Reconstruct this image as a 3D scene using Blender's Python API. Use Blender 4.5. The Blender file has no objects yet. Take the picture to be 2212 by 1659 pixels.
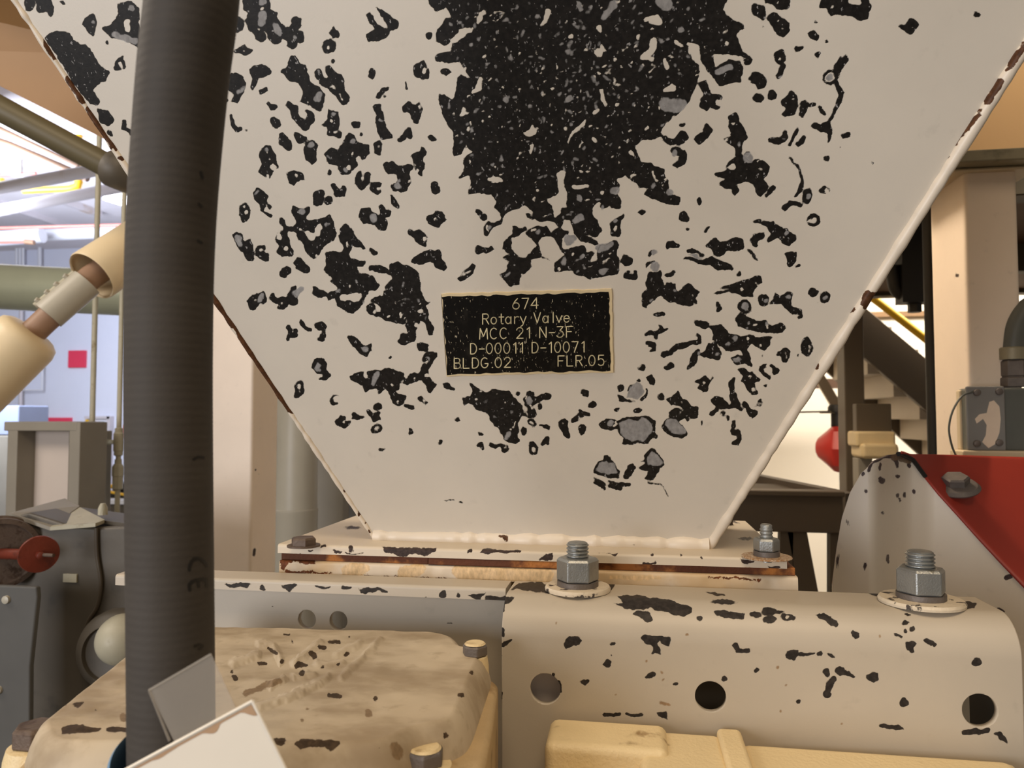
import bpy, bmesh, math, random
import numpy as np
from mathutils import Vector, Matrix
from math import radians, sin, cos, pi, atan2, sqrt

random.seed(7)
SC = bpy.context.scene
COL = SC.collection

# ------------------------------------------------------------------ camera
FPX = 1597.0
YAW, PITCH = radians(9.0), radians(2.5)
CAMPOS = np.array([0.0, 0.0, 1.5])
FWD = np.array([-sin(YAW) * cos(PITCH), cos(YAW) * cos(PITCH), sin(PITCH)])
RGT = np.array([cos(YAW), sin(YAW), 0.0])
UPV = np.cross(RGT, FWD)
cam = bpy.data.cameras.new('camera')
cam_o = bpy.data.objects.new('camera', cam)
COL.objects.link(cam_o)
cam.sensor_width = 36.0
cam.lens = 36.0 * FPX / 2212.0
cam.clip_start = 0.02
cam_o.matrix_world = Matrix((
    (RGT[0], UPV[0], -FWD[0], CAMPOS[0]),
    (RGT[1], UPV[1], -FWD[1], CAMPOS[1]),
    (RGT[2], UPV[2], -FWD[2], CAMPOS[2]), (0, 0, 0, 1)))
cam.dof.use_dof = True
cam.dof.focus_distance = 0.66
cam.dof.aperture_fstop = 12.0
SC.camera = cam_o

# ------------------------------------------------------------------ world, lamps, exposure
SC.view_settings.view_transform = 'Standard'
SC.view_settings.look = 'None'
SC.view_settings.gamma = 1.0
SC.view_settings.exposure = 0.0
SC.view_settings.use_curve_mapping = False
W = bpy.data.worlds.new('world')
SC.world = W
W.use_nodes = True
W.node_tree.nodes['Background'].inputs[0].default_value = (1.0, 0.86, 0.70, 1)
W.node_tree.nodes['Background'].inputs[1].default_value = 0.20


def area(name, loc, target, sx, sy, power, colr):
    l = bpy.data.lights.new(name, 'AREA')
    l.shape = 'RECTANGLE'
    l.size, l.size_y = sx, sy
    l.energy = power
    l.color = colr
    o = bpy.data.objects.new(name, l)
    COL.objects.link(o)
    o.location = loc
    d = Vector(target) - Vector(loc)
    o.rotation_euler = d.to_track_quat('-Z', 'Y').to_euler()
    return o


# unseen soft light behind the camera, warm hall lamp overhead, bay lamps, added fills
area('unseen_key_behind', (-1.9, -2.2, 1.55), (0.0, 0.7, 1.5), 1.7, 1.4, 68, (0.96, 0.96, 1.0))  # broad cool light from behind the camera; its source is unseen
area('hall_lamp_warm', (0.25, -0.7, 3.5), (0.3, 0.8, 1.3), 1.2, 1.0, 34, (1.0, 0.78, 0.54))
area('column_fill_left', (-2.1, 0.5, 2.7), (-1.0, 1.6, 1.5), 0.9, 0.6, 19, (1.0, 0.88, 0.76))  # added fill, aimed to brighten the left column
area('left_bay_lamp', (-4.8, 4.2, 2.7), (-3.4, 8.0, 1.9), 1.6, 1.2, 165, (0.80, 0.86, 1.0))
area('ceiling_fill_left', (-3.4, 5.6, 2.75), (-3.4, 5.8, 5.0), 2.6, 0.8, 4, (0.84, 0.88, 1.0))  # added fill facing up to brighten the left bay ceiling
area('right_bay_lamp', (2.4, 4.4, 3.4), (2.2, 6.2, 1.0), 2.2, 1.2, 225, (1.0, 0.94, 0.87))
area('column_fill_right', (-0.15, 1.75, 2.7), (0.55, 1.4, 1.5), 0.5, 0.3, 26, (1.0, 0.82, 0.62))  # added fill, hidden behind the hopper, for the right column's left face


# ------------------------------------------------------------------ pixel helpers (where a sight line meets a plane of the place)
def ray(px, py):
    return FWD + RGT * ((px - 1106.0) / FPX) + UPV * ((829.5 - py) / FPX)


def at_y(px, py, Y):
    d = ray(px, py)
    return CAMPOS + d * (Y / d[1])


def at_z(px, py, z):
    d = ray(px, py)
    return CAMPOS + d * ((z - CAMPOS[2]) / d[2])


def at_d(px, py, depth):
    return CAMPOS + ray(px, py) * depth


def project(co):
    v = np.asarray(co) - CAMPOS
    dep = v @ FWD
    return 1106.0 + FPX * (v @ RGT) / dep, 829.5 - FPX * (v @ UPV) / dep


# ------------------------------------------------------------------ materials
def lin(c):
    out = []
    for v in c[:3]:
        v = v / 255.0
        out.append(v / 12.92 if v <= 0.04045 else ((v + 0.055) / 1.055) ** 2.4)
    return tuple(out) + (1.0,)


class NT:
    def __init__(self, name):
        self.m = bpy.data.materials.new(name)
        self.m.use_nodes = True
        self.t = self.m.node_tree
        self.b = self.t.nodes['Principled BSDF']
        self.tc = None

    def n(self, typ, **kw):
        nd = self.t.nodes.new(typ)
        for k, v in kw.items():
            setattr(nd, k, v)
        return nd

    def l(self, a, b):
        self.t.links.new(a, b)

    def obj(self, scale=None):
        if self.tc is None:
            self.tc = self.n('ShaderNodeTexCoord')
        if scale is None:
            return self.tc.outputs['Object']
        mp = self.n('ShaderNodeMapping')
        mp.inputs['Scale'].default_value = scale
        self.l(self.tc.outputs['Object'], mp.inputs[0])
        return mp.outputs[0]

    def noise(self, scale, detail=4, vec=None, rough=0.55):
        nd = self.n('ShaderNodeTexNoise')
        nd.inputs['Scale'].default_value = scale
        nd.inputs['Detail'].default_value = detail
        nd.inputs['Roughness'].default_value = rough
        self.l(vec if vec is not None else self.obj(), nd.inputs['Vector'])
        return nd.outputs['Fac']

    def rng(self, val, a, b, lo=0.0, hi=1.0, smooth=True):
        nd = self.n('ShaderNodeMapRange')
        if smooth:
            nd.interpolation_type = 'SMOOTHSTEP'
        self.l(val, nd.inputs[0])
        nd.inputs[1].default_value = a
        nd.inputs[2].default_value = b
        nd.inputs[3].default_value = lo
        nd.inputs[4].default_value = hi
        return nd.outputs[0]

    def math(self, op, a, b):
        nd = self.n('ShaderNodeMath', operation=op)
        for i, v in enumerate((a, b)):
            if isinstance(v, (int, float)):
                nd.inputs[i].default_value = v
            else:
                self.l(v, nd.inputs[i])
        return nd.outputs[0]

    def mix(self, fac, a, b):
        nd = self.n('ShaderNodeMixRGB')
        for i, v in enumerate((fac, a, b)):
            if isinstance(v, (int, float)):
                nd.inputs[i].default_value = v
            elif isinstance(v, tuple):
                nd.inputs[i].default_value = v
            else:
                self.l(v, nd.inputs[i])
        return nd.outputs[0]

    def bump(self, h, strength, dist, prev=None):
        nd = self.n('ShaderNodeBump')
        nd.inputs['Strength'].default_value = strength
        nd.inputs['Distance'].default_value = dist
        self.l(h, nd.inputs['Height'])
        if prev is not None:
            self.l(prev, nd.inputs['Normal'])
        return nd.outputs[0]

    def fin(self, colr, rough=0.5, metal=0.0, normal=None):
        if isinstance(colr, tuple):
            self.b.inputs['Base Color'].default_value = colr
        else:
            self.l(colr, self.b.inputs['Base Color'])
        if isinstance(rough, (int, float)):
            self.b.inputs['Roughness'].default_value = rough
        else:
            self.l(rough, self.b.inputs['Roughness'])
        self.b.inputs['Metallic'].default_value = metal
        if normal is not None:
            self.l(normal, self.b.inputs['Normal'])
        return self.m


def shade(c, f):
    return tuple(min(255, v * f) for v in c)


def plain(name, c, rough=0.5, metal=0.0, var=0.12, vs=18.0, bump=0.0, bs=300.0, dirt=None, dirt_s=40.0, dirt_lo=0.6, dirt_hi=0.72):
    k = NT(name)
    cc = k.mix(k.noise(vs), lin(shade(c, 1 - var)), lin(shade(c, 1 + var * 0.6)))
    if dirt:
        cc = k.mix(k.rng(k.noise(dirt_s, 6), dirt_lo, dirt_hi), cc, lin(dirt))
    nm = k.bump(k.noise(bs, 3), bump, 0.002) if bump else None
    return k.fin(cc, rough, metal, nm)


def chipped(name, paint, chip, grey, rough=0.45, fine=520.0, amp=2.6, flake=0.0, var=0.05, grime=None):
    """paint with chips: the float attributes 'chip' and 'grey' hold the distance to the worn edge"""
    k = NT(name)
    a = k.n('ShaderNodeAttribute', attribute_name='chip')
    g = k.n('ShaderNodeAttribute', attribute_name='grey')
    base = k.mix(k.noise(9), lin(shade(paint, 1 - var)), lin(shade(paint, 1 + var * 0.6)))
    base = k.mix(k.rng(k.noise(55, 5), 0.62, 0.78, 0, 0.25), base, lin(shade(paint, 0.82)))
    if grime:
        base = k.mix(k.rng(k.noise(13, 5, k.obj((1, 1.6, 1))), 0.40, 0.66), base, lin(grime))
        base = k.mix(k.rng(k.noise(70, 5), 0.56, 0.72, 0, 0.5), base, lin(grime))
    n = k.math('MULTIPLY', k.math('SUBTRACT', k.noise(fine, 3), 0.5), amp)
    mask = k.rng(k.math('ADD', a.outputs['Fac'], n), -0.7, 0.7)
    dark = k.mix(k.rng(k.noise(260, 4), 0.35, 0.7), lin(chip), lin(shade(chip, 1.35)))
    if flake:
        st = k.noise(420, 2, k.obj((1.0, 1.0, 0.55)))
        dark = k.mix(k.rng(st, 0.66, 0.72, 0, flake), dark, lin(shade(grey, 1.15)))
    gm = k.rng(k.math('ADD', g.outputs['Fac'], n), -1.5, 1.5)
    gcol = k.mix(k.noise(300, 4, k.obj((1, 1, 0.5))), lin(shade(grey, 0.70)), lin(shade(grey, 1.25)))
    cc = k.mix(mask, base, dark)
    cc = k.mix(gm, cc, gcol)
    inv = k.math('SUBTRACT', 1.0, mask)
    nm = k.bump(inv, 0.55, 0.0006, k.bump(k.noise(600, 2), 0.08, 0.0006))
    k.l(k.rng(mask, 0, 1, 0.5, 0.12), k.b.inputs['Specular IOR Level'])
    return k.fin(cc, rough, 0.0, nm)


CREAM = (216, 202, 183)
M = {}
M['hopper'] = chipped('hopper_paint', (214, 206, 192), (28, 26, 24), (142, 140, 138), 0.42, flake=0.8)
M['bracket'] = chipped('bracket_paint', (186, 175, 157), (44, 40, 37), (140, 114, 84), 0.45)
M['gear'] = chipped('gearbox_paint', (198, 182, 156), (60, 48, 36), (128, 106, 78), 0.6, amp=5.0, var=0.10, grime=(156, 138, 112))
M['weld'] = chipped('weld_paint', (226, 214, 196), (70, 46, 30), (150, 110, 70), 0.42, amp=5.0)
M['flange'] = chipped('flange_paint', (210, 196, 174), (54, 44, 40), (172, 128, 84), 0.48, amp=4.0)
M['lowflange'] = chipped('rusted_flange_paint', (218, 202, 178), (84, 48, 26), (204, 174, 130), 0.55, amp=9.0, grime=(200, 172, 132))
M['guard'] = chipped('guard_paint', (236, 224, 206), (72, 62, 62), (120, 100, 80), 0.4)
M['steelcol'] = chipped('column_paint', (236, 219, 200), (52, 42, 36), (150, 120, 90), 0.45)
M['chip'] = plain('bare_steel', (58, 54, 52), 0.6, 0.0, 0.2, 120)
M['cream'] = plain('cream_paint', (208, 190, 158), 0.5, 0, 0.08, 14, 0.15, 260, (150, 122, 84), 28, 0.64, 0.8)
M['creamcast'] = plain('cream_cast_paint', (228, 206, 160), 0.5, 0, 0.07, 14, 0.35, 320, (140, 108, 66), 38, 0.63, 0.78)
M['tan'] = plain('tan_paint', (136, 102, 62), 0.6, 0, 0.08, 4)
M['insul'] = plain('cream_insulation', (226, 206, 168), 0.45, 0, 0.05, 6, 0.1, 60)
M['zinc'] = plain('zinc_plate', (158, 160, 158), 0.42, 0.75, 0.15, 60, 0.2, 700, (120, 118, 108), 90)
M['boltgrey'] = plain('dull_grey_bolt', (112, 104, 98), 0.55, 0.4, 0.2, 80, 0.2, 500)
M['boltbrown'] = plain('brown_bolt', (104, 88, 76), 0.6, 0.3, 0.25, 60, 0.3, 300, (70, 52, 40), 60, 0.5, 0.65)
M['washer'] = plain('painted_washer', (214, 200, 176), 0.5, 0, 0.1, 60, 0.3, 300, (66, 58, 52), 70, 0.60, 0.64)
M['rust'] = plain('rusty_gasket', (92, 48, 22), 0.8, 0, 0.3, 40, 0.5, 260, (176, 112, 52), 22, 0.5, 0.62)
M['hose'] = None
M['black'] = plain('black_paint', (26, 24, 22), 0.5)
M['darkgrey'] = plain('dark_grey_paint', (86, 79, 68), 0.5, 0, 0.15, 10, 0.1, 80, (60, 55, 48), 14, 0.55, 0.75)
M['midgrey'] = plain('mid_grey_paint', (142, 136, 124), 0.5, 0, 0.08, 8)
M['bluegrey'] = plain('blue_grey_plate', (84, 83, 80), 0.7, 0, 0.12, 14)
M['greypipe'] = plain('grey_pipe_paint', (178, 172, 156), 0.4, 0, 0.08, 6)
M['silver'] = plain('silver_green_pipe', (184, 188, 164), 0.28, 0.3, 0.07, 8)
M['olive'] = plain('olive_pipe', (98, 90, 66), 0.45, 0, 0.1, 8)
M['lav'] = plain('pale_pipe', (206, 200, 204), 0.45, 0, 0.08, 4, 0, 1, (180, 160, 140), 3, 0.58, 0.72)
M['yellow'] = plain('yellow_paint', (236, 184, 36), 0.45, 0, 0.06, 4)
M['redpipe'] = plain('red_paint_pipe', (196, 116, 104), 0.5)
M['brownpipe'] = plain('brown_pipe', (150, 118, 94), 0.5, 0, 0.12, 4)
M['whiteduct'] = plain('white_duct', (226, 228, 236), 0.5, 0, 0.05, 3)
M['red'] = plain('red_guard_paint', (164, 54, 40), 0.42, 0, 0.06, 12)
M['redsign'] = plain('red_sign', (226, 62, 92), 0.5, 0, 0.03, 5)
M['redwheel'] = plain('red_disc', (112, 44, 26), 0.45, 0, 0.2, 24, 0.2, 200, (84, 34, 22), 60, 0.55, 0.7)
M['redhorn'] = plain('red_horn', (214, 60, 52), 0.4, 0, 0.05, 8)
M['conduit'] = plain('painted_conduit', (176, 170, 148), 0.5, 0, 0.1, 30, 0, 1, (140, 128, 100), 30, 0.6, 0.75)
M['panel'] = plain('pale_panel', (206, 194, 184), 0.5, 0, 0.05, 5)
M['boxgrey'] = plain('grey_cover', (128, 126, 122), 0.45, 0, 0.06, 20)
M['boxdark'] = plain('grey_box', (92, 94, 88), 0.45, 0, 0.1, 20)
M['sticker'] = plain('peeled_sticker', (226, 206, 184), 0.6, 0, 0.06, 30)
M['card'] = plain('white_card', (238, 230, 214), 0.55, 0, 0.03, 20)
M['cardedge'] = plain('card_stain', (184, 150, 116), 0.6, 0, 0.08, 60)
M['blue'] = plain('blue_plastic', (120, 156, 186), 0.4, 0, 0.08, 30)
M['binblue'] = plain('blue_grey_bin', (150, 160, 188), 0.6, 0, 0.05, 5)
M['gearside'] = plain('dusty_cast_paint', (184, 158, 116), 0.6, 0, 0.12, 20, 0.3, 300, (140, 114, 76), 24, 0.58, 0.72)
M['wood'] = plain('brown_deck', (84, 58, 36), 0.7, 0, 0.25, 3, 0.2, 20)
M['steeldark'] = plain('dark_steel', (72, 62, 48), 0.6, 0, 0.15, 5)
M['stair'] = plain('stair_paint', (92, 80, 64), 0.5, 0, 0.06, 3)
M['tread'] = plain('tread_paint', (168, 154, 134), 0.5, 0, 0.06, 3)
M['tableg'] = plain('table_grey', (78, 68, 56), 0.5, 0, 0.1, 6, 0, 1, (80, 72, 60), 9, 0.55, 0.75)
M['galv'] = plain('galvanised_beam', (150, 142, 118), 0.5, 0.3, 0.12, 10, 0, 1, (110, 104, 84), 20, 0.5, 0.7)
M['peach'] = plain('peach_wall', (226, 190, 142), 0.6, 0, 0.06, 1.2)
M['wallr'] = plain('pale_yellow_wall', (240, 228, 206), 0.6, 0, 0.03, 1.2)
M['ceilw'] = plain('white_ceiling', (226, 222, 226), 0.7, 0, 0.04, 1.0)
M['floor'] = plain('grey_floor', (128, 120, 108), 0.5, 0, 0.15, 2)
M['plateblack'] = None


def wall_block():
    k = NT('painted_block_wall')
    br = k.n('ShaderNodeTexBrick')
    br.inputs['Color1'].default_value = (1, 1, 1, 1)
    br.inputs['Color2'].default_value = (1, 1, 1, 1)
    br.inputs['Mortar'].default_value = (0, 0, 0, 1)
    br.inputs['Scale'].default_value = 1.0
    br.inputs['Mortar Size'].default_value = 0.008
    br.inputs['Brick Width'].default_value = 0.4
    br.inputs['Row Height'].default_value = 0.2
    sp = k.n('ShaderNodeSeparateXYZ')
    cb = k.n('ShaderNodeCombineXYZ')
    k.l(k.obj(), sp.inputs[0])
    k.l(sp.outputs[0], cb.inputs[0])
    k.l(sp.outputs[2], cb.inputs[1])
    k.l(cb.outputs[0], br.inputs['Vector'])
    cc = k.mix(k.noise(1.4), lin((214, 218, 236)), lin((226, 230, 244)))
    return k.fin(cc, 0.6, 0, k.bump(br.outputs[0], 0.35, 0.01))


M['wallblock'] = wall_block()


def hose_mat():
    k = NT('grey_hose_rubber')
    wv = k.n('ShaderNodeTexWave', bands_direction='Z')
    wv.inputs['Scale'].default_value = 80.0
    wv.inputs['Distortion'].default_value = 0.5
    wv.inputs['Detail'].default_value = 2.0
    k.l(k.obj(), wv.inputs['Vector'])
    cc = k.mix(k.noise(16, 5, k.obj((1, 1, 3))), lin((62, 57, 52)), lin((76, 71, 65)))
    k.b.inputs['Specular IOR Level'].default_value = 0.25
    return k.fin(cc, 0.65, 0, k.bump(wv.outputs['Fac'], 0.09, 0.0006, k.bump(k.noise(500, 2), 0.15, 0.0006)))


M['hose'] = hose_mat()


def plate_mat():
    k = NT('black_engraved_laminate')
    s1 = k.noise(300, 2, k.obj((2.4, 1.0, 0.75)), 0.6)
    s2 = k.noise(38, 2)
    f = k.rng(k.math('ADD', s1, k.math('MULTIPLY', k.math('SUBTRACT', s2, 0.5), 0.25)), 0.67, 0.72)
    s3 = k.rng(k.noise(160, 3, k.obj((1, 1, 0.25))), 0.5, 0.8, 0, 0.12)
    cc = k.mix(s3, lin((8, 8, 8)), lin((84, 78, 68)))
    k.b.inputs['Specular IOR Level'].default_value = 0.2
    cc = k.mix(f, cc, lin((172, 162, 138)))
    return k.fin(cc, 0.38, 0, None)


M['plateblack'] = plate_mat()
M['engrave'] = plain('engraved_core', (222, 210, 168), 0.55, 0, 0.05, 60)
M['platecore'] = plain('cream_laminate_edge', (220, 200, 158), 0.55, 0, 0.08, 90)


def film_mat():
    k = NT('clear_film')
    tr = k.n('ShaderNodeBsdfTransparent')
    tr.inputs[0].default_value = (0.93, 0.92, 0.9, 1)
    mx = k.n('ShaderNodeMixShader')
    mx.inputs[0].default_value = 0.22
    out = k.t.nodes['Material Output']
    k.fin(lin((214, 206, 194)), 0.35)
    k.l(tr.outputs[0], mx.inputs[1])
    k.l(k.b.outputs[0], mx.inputs[2])
    k.l(mx.outputs[0], out.inputs[0])
    return k.m


M['film'] = film_mat()


def lamp_mat():
    k = NT('lit_lamp')
    k.b.inputs['Emission Color'].default_value = (0.9, 0.92, 1.0, 1)
    k.b.inputs['Emission Strength'].default_value = 9.0
    return k.fin(lin((240, 240, 250)), 0.5)


M['lamp'] = lamp_mat()

# ------------------------------------------------------------------ object helpers
WLOC = {}


def thing(name, label, cat, loc, group=None):
    o = bpy.data.objects.new(name, None)
    o.empty_display_size = 0.05
    COL.objects.link(o)
    o.location = loc
    WLOC[o.name] = Vector(loc)
    o['label'] = label
    o['category'] = cat
    if group:
        o['group'] = group
    return o


def tag(o, label, cat, group=None):
    o['label'] = label
    o['category'] = cat
    if group:
        o['group'] = group
    return o


class MB:
    """collects vertices and faces, then links them as ONE mesh object"""

    def __init__(self):
        self.v = []
        self.f = []
        self.mi = []

    def add(self, verts, faces, mi=0):
        o = len(self.v)
        self.v.extend([tuple(float(c) for c in p) for p in verts])
        for fc in faces:
            self.f.append([i + o for i in fc])
            self.mi.append(mi)
        return self

    def box(self, x0, x1, y0, y1, z0, z1, mi=0):
        vs = [(x, y, z) for z in (z0, z1) for y in (y0, y1) for x in (x0, x1)]
        return self.add(vs, [(0, 2, 3, 1), (4, 5, 7, 6), (0, 1, 5, 4), (2, 6, 7, 3), (0, 4, 6, 2), (1, 3, 7, 5)], mi)

    def prism(self, poly, ext, mi=0):
        """polygon of 3-D points pushed along ext"""
        n = len(poly)
        p = [np.asarray(q, float) for q in poly]
        e = np.asarray(ext, float)
        nrm = sum((np.cross(p[i] - p[0], p[(i + 1) % n] - p[0]) for i in range(1, n - 1)), np.zeros(3))
        if nrm @ e > 0:
            p = p[::-1]
        vs = p + [q + e for q in p]
        fs = [tuple(range(n)), tuple(range(2 * n - 1, n - 1, -1))]
        for i in range(n):
            j = (i + 1) % n
            fs.append((i, i + n, j + n, j))
        return self.add(vs, fs, mi)

    def tube(self, pts, r, seg=20, caps=True, mi=0):
        pts = [np.asarray(p, float) for p in pts]
        n = len(pts)
        rs = r if hasattr(r, '__len__') else [r] * n
        vs, fs = [], []
        prev = None
        for i in range(n):
            t = pts[min(i + 1, n - 1)] - pts[max(i - 1, 0)]
            t = t / (np.linalg.norm(t) + 1e-12)
            if prev is None:
                a = np.array([0, 0, 1.0]) if abs(t[2]) < 0.9 else np.array([1.0, 0, 0])
                prev = np.cross(t, a)
            u = prev - t * (prev @ t)
            u /= np.linalg.norm(u)
            prev = u
            w = np.cross(t, u)
            for k in range(seg):
                a = 2 * pi * k / seg
                vs.append(pts[i] + (u * cos(a) + w * sin(a)) * rs[i])
        for i in range(n - 1):
            for k in range(seg):
                k2 = (k + 1) % seg
                fs.append((i * seg + k, i * seg + k2, (i + 1) * seg + k2, (i + 1) * seg + k))
        if caps:
            fs.append(tuple(range(seg - 1, -1, -1)))
            fs.append(tuple(range((n - 1) * seg, n * seg)))
        return self.add(vs, fs, mi)

    def lathe(self, prof, org, axis, seg=32, mi=0, phase=0.0):
        """prof = [(radius, height along axis)]"""
        ax = np.asarray(axis, float)
        ax /= np.linalg.norm(ax)
        a = np.array([0, 0, 1.0]) if abs(ax[2]) < 0.9 else np.array([1.0, 0, 0])
        u = np.cross(ax, a)
        u /= np.linalg.norm(u)
        w = np.cross(ax, u)
        org = np.asarray(org, float)
        vs, fs = [], []
        for (r, h) in prof:
            for k in range(seg):
                an = 2 * pi * k / seg + phase
                vs.append(org + ax * h + (u * cos(an) + w * sin(an)) * max(r, 1e-5))
        m = len(prof)
        for i in range(m - 1):
            for k in range(seg):
                k2 = (k + 1) % seg
                fs.append((i * seg + k, i * seg + k2, (i + 1) * seg + k2, (i + 1) * seg + k))
        fs.append(tuple(range(seg - 1, -1, -1)))
        fs.append(tuple(range((m - 1) * seg, m * seg)))
        return self.add(vs, fs, mi)

    def build(self, name, mats, parent=None, smooth=35, bevel=0.0, bseg=2, solid=None, attrs=None):
        off = WLOC[parent.name] if (parent is not None and parent.name in WLOC) else Vector((0, 0, 0))
        me = bpy.data.meshes.new(name)
        me.from_pydata([(x - off[0], y - off[1], z - off[2]) for x, y, z in self.v], [], self.f)
        if not isinstance(mats, (list, tuple)):
            mats = [mats]
        for m_ in mats:
            me.materials.append(m_)
        me.polygons.foreach_set('material_index', self.mi)
        me.polygons.foreach_set('use_smooth', [True] * len(self.f))
        if attrs:
            for k, arr in attrs.items():
                at = me.attributes.new(k, 'FLOAT', 'POINT')
                at.data.foreach_set('value', np.asarray(arr, dtype=np.float32))
        me.update()
        me.set_sharp_from_angle(angle=radians(smooth))
        o = bpy.data.objects.new(name, me)
        COL.objects.link(o)
        if parent is not None:
            o.parent = parent
            WLOC[o.name] = off
        if solid:
            s = o.modifiers.new('solidify', 'SOLIDIFY')
            s.thickness = solid
            s.offset = -1.0
        if bevel:
            b = o.modifiers.new('bevel', 'BEVEL')
            b.width = bevel
            b.segments = bseg
            b.limit_method = 'ANGLE'
            b.angle_limit = radians(40)
            b.harden_normals = True
        return o


def struct(o):
    o['kind'] = 'structure'
    return o


def smooth_path(pts, sub=8):
    """Catmull-Rom through the points"""
    P = [np.asarray(p, float) for p in pts]
    P = [2 * P[0] - P[1]] + P + [2 * P[-1] - P[-2]]
    out = []
    for i in range(1, len(P) - 2):
        for k in range(sub):
            t = k / sub
            a, b, c, d = P[i - 1], P[i], P[i + 1], P[i + 2]
            out.append(0.5 * ((2 * b) + (c - a) * t + (2 * a - 5 * b + 4 * c - d) * t * t + (3 * b - a - 3 * c + d) * t ** 3))
    out.append(P[-2])
    return out


# ------------------------------------------------------------------ worn-paint fields: traced chips rasterised to a signed distance
STEP = 2.0
RX0, RY0, RW, RH = -80.0, -280.0, 1200, 1000


def seg_sd(X, Y, a, b):
    (x0, y0, r0), (x1, y1, r1) = a, b
    dx, dy = x1 - x0, y1 - y0
    L = dx * dx + dy * dy
    t = np.clip(((X - x0) * dx + (Y - y0) * dy) / L, 0, 1) if L > 0 else np.zeros_like(X)
    return (r0 + (r1 - r0) * t) - np.hypot(X - x0 - dx * t, Y - y0 - dy * t)


def poly_sd(X, Y, P):
    d = np.full(X.shape, 1e9)
    ins = np.zeros(X.shape, bool)
    n = len(P)
    for i in range(n):
        x0, y0 = P[i]
        x1, y1 = P[(i + 1) % n]
        dx, dy = x1 - x0, y1 - y0
        L = dx * dx + dy * dy + 1e-9
        t = np.clip(((X - x0) * dx + (Y - y0) * dy) / L, 0, 1)
        d = np.minimum(d, np.hypot(X - x0 - dx * t, Y - y0 - dy * t))
        if abs(dy) > 1e-9:
            c = ((Y >= y0) != (Y >= y1)) & (X < x0 + (Y - y0) * dx / dy)
            ins ^= c
    return np.where(ins, d, -d)


class Field:
    def __init__(self):
        self.D = np.full((RH, RW), -12.0)
        self.G = np.full((RH, RW), -12.0)

    def put(self, kind, fn, x0, x1, y0, y1):
        m = 14
        i0 = max(0, int((x0 - m - RX0) / STEP))
        i1 = min(RW, int((x1 + m - RX0) / STEP) + 2)
        j0 = max(0, int((y0 - m - RY0) / STEP))
        j1 = min(RH, int((y1 + m - RY0) / STEP) + 2)
        if i1 <= i0 or j1 <= j0:
            return
        X, Y = np.meshgrid(RX0 + np.arange(i0, i1) * STEP, RY0 + np.arange(j0, j1) * STEP)
        s = np.clip(fn(X, Y), -12, 12)
        A = self.G if kind in 'kg' else self.D
        v = A[j0:j1, i0:i1]
        if kind == 'h':
            np.minimum(v, -s, out=v)
        else:
            np.maximum(v, s, out=v)
        if kind == 'h':
            pass

    def load(self, txt, ox=0.0, oy=0.0, k=1.0):
        for line in txt.strip().split('\n'):
            line = line.strip()
            if not line:
                continue
            kind = line[0]
            nums = [float(v) for v in line[1:].replace(',', ' ').split()]
            if kind in 'pg':
                P = [(ox + nums[i] * k, oy + nums[i + 1] * k) for i in range(0, len(nums) - 1, 2)]
                xs, ys = [p[0] for p in P], [p[1] for p in P]
                self.put(kind, lambda X, Y: poly_sd(X, Y, P), min(xs), max(xs), min(ys), max(ys))
            elif kind == 'e':
                cx, cy, rx, ry = ox + nums[0] * k, oy + nums[1] * k, nums[2] * k, nums[3] * k
                an = radians(nums[4]) if len(nums) > 4 else 0.0

                def fe(X, Y):
                    u = (X - cx) * cos(an) + (Y - cy) * sin(an)
                    w = -(X - cx) * sin(an) + (Y - cy) * cos(an)
                    return (1 - np.sqrt((u / rx) ** 2 + (w / ry) ** 2)) * min(rx, ry)
                R = max(rx, ry)
                self.put('e', fe, cx - R, cx + R, cy - R, cy + R)
            else:
                T = [(ox + nums[i] * k, oy + nums[i + 1] * k, nums[i + 2] * k) for i in range(0, len(nums) - 2, 3)]
                if len(T) == 1:
                    T = T * 2
                for a, b in zip(T[:-1], T[1:]):
                    R = max(a[2], b[2])
                    self.put(kind, lambda X, Y: seg_sd(X, Y, a, b), min(a[0], b[0]) - R, max(a[0], b[0]) + R,
                             min(a[1], b[1]) - R, max(a[1], b[1]) + R)
        return self

    def soften(self, n=1):
        for A in (self.D, self.G):
            for _ in range(n):
                P = np.pad(A, 1, mode='edge')
                A[:] = sum(P[1 + dj:P.shape[0] - 1 + dj, 1 + di:P.shape[1] - 1 + di] for dj in (-1, 0, 1) for di in (-1, 0, 1)) / 9.0
            A += 0.35
        return self

    def sample(self, px, py, warp=2.6):
        px, py = np.asarray(px), np.asarray(py)
        wx = vnoise(px, py, 13, 1) * warp + vnoise(px, py, 5, 3) * warp * 0.5
        wy = vnoise(px, py, 13, 2) * warp + vnoise(px, py, 5, 4) * warp * 0.5
        fx = np.clip((px + wx - RX0) / STEP, 0, RW - 1.01)
        fy = np.clip((py + wy - RY0) / STEP, 0, RH - 1.01)
        i, j = fx.astype(int), fy.astype(int)
        u, v = fx - i, fy - j

        def s(A):
            return (A[j, i] * (1 - u) + A[j, i + 1] * u) * (1 - v) + (A[j + 1, i] * (1 - u) + A[j + 1, i + 1] * u) * v
        return s(self.D), s(self.G)


_LAT = np.random.RandomState(5).rand(8, 128, 128) * 2 - 1


def vnoise(x, y, cell, ch):
    L = _LAT[ch]
    fx, fy = np.asarray(x) / cell, np.asarray(y) / cell
    i, j = np.floor(fx).astype(int), np.floor(fy).astype(int)
    u, v = fx - i, fy - j
    u, v = u * u * (3 - 2 * u), v * v * (3 - 2 * v)
    i0, i1, j0, j1 = i % 128, (i + 1) % 128, j % 128, (j + 1) % 128
    return (L[j0, i0] * (1 - u) + L[j0, i1] * u) * (1 - v) + (L[j1, i0] * (1 - u) + L[j1, i1] * u) * v


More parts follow.
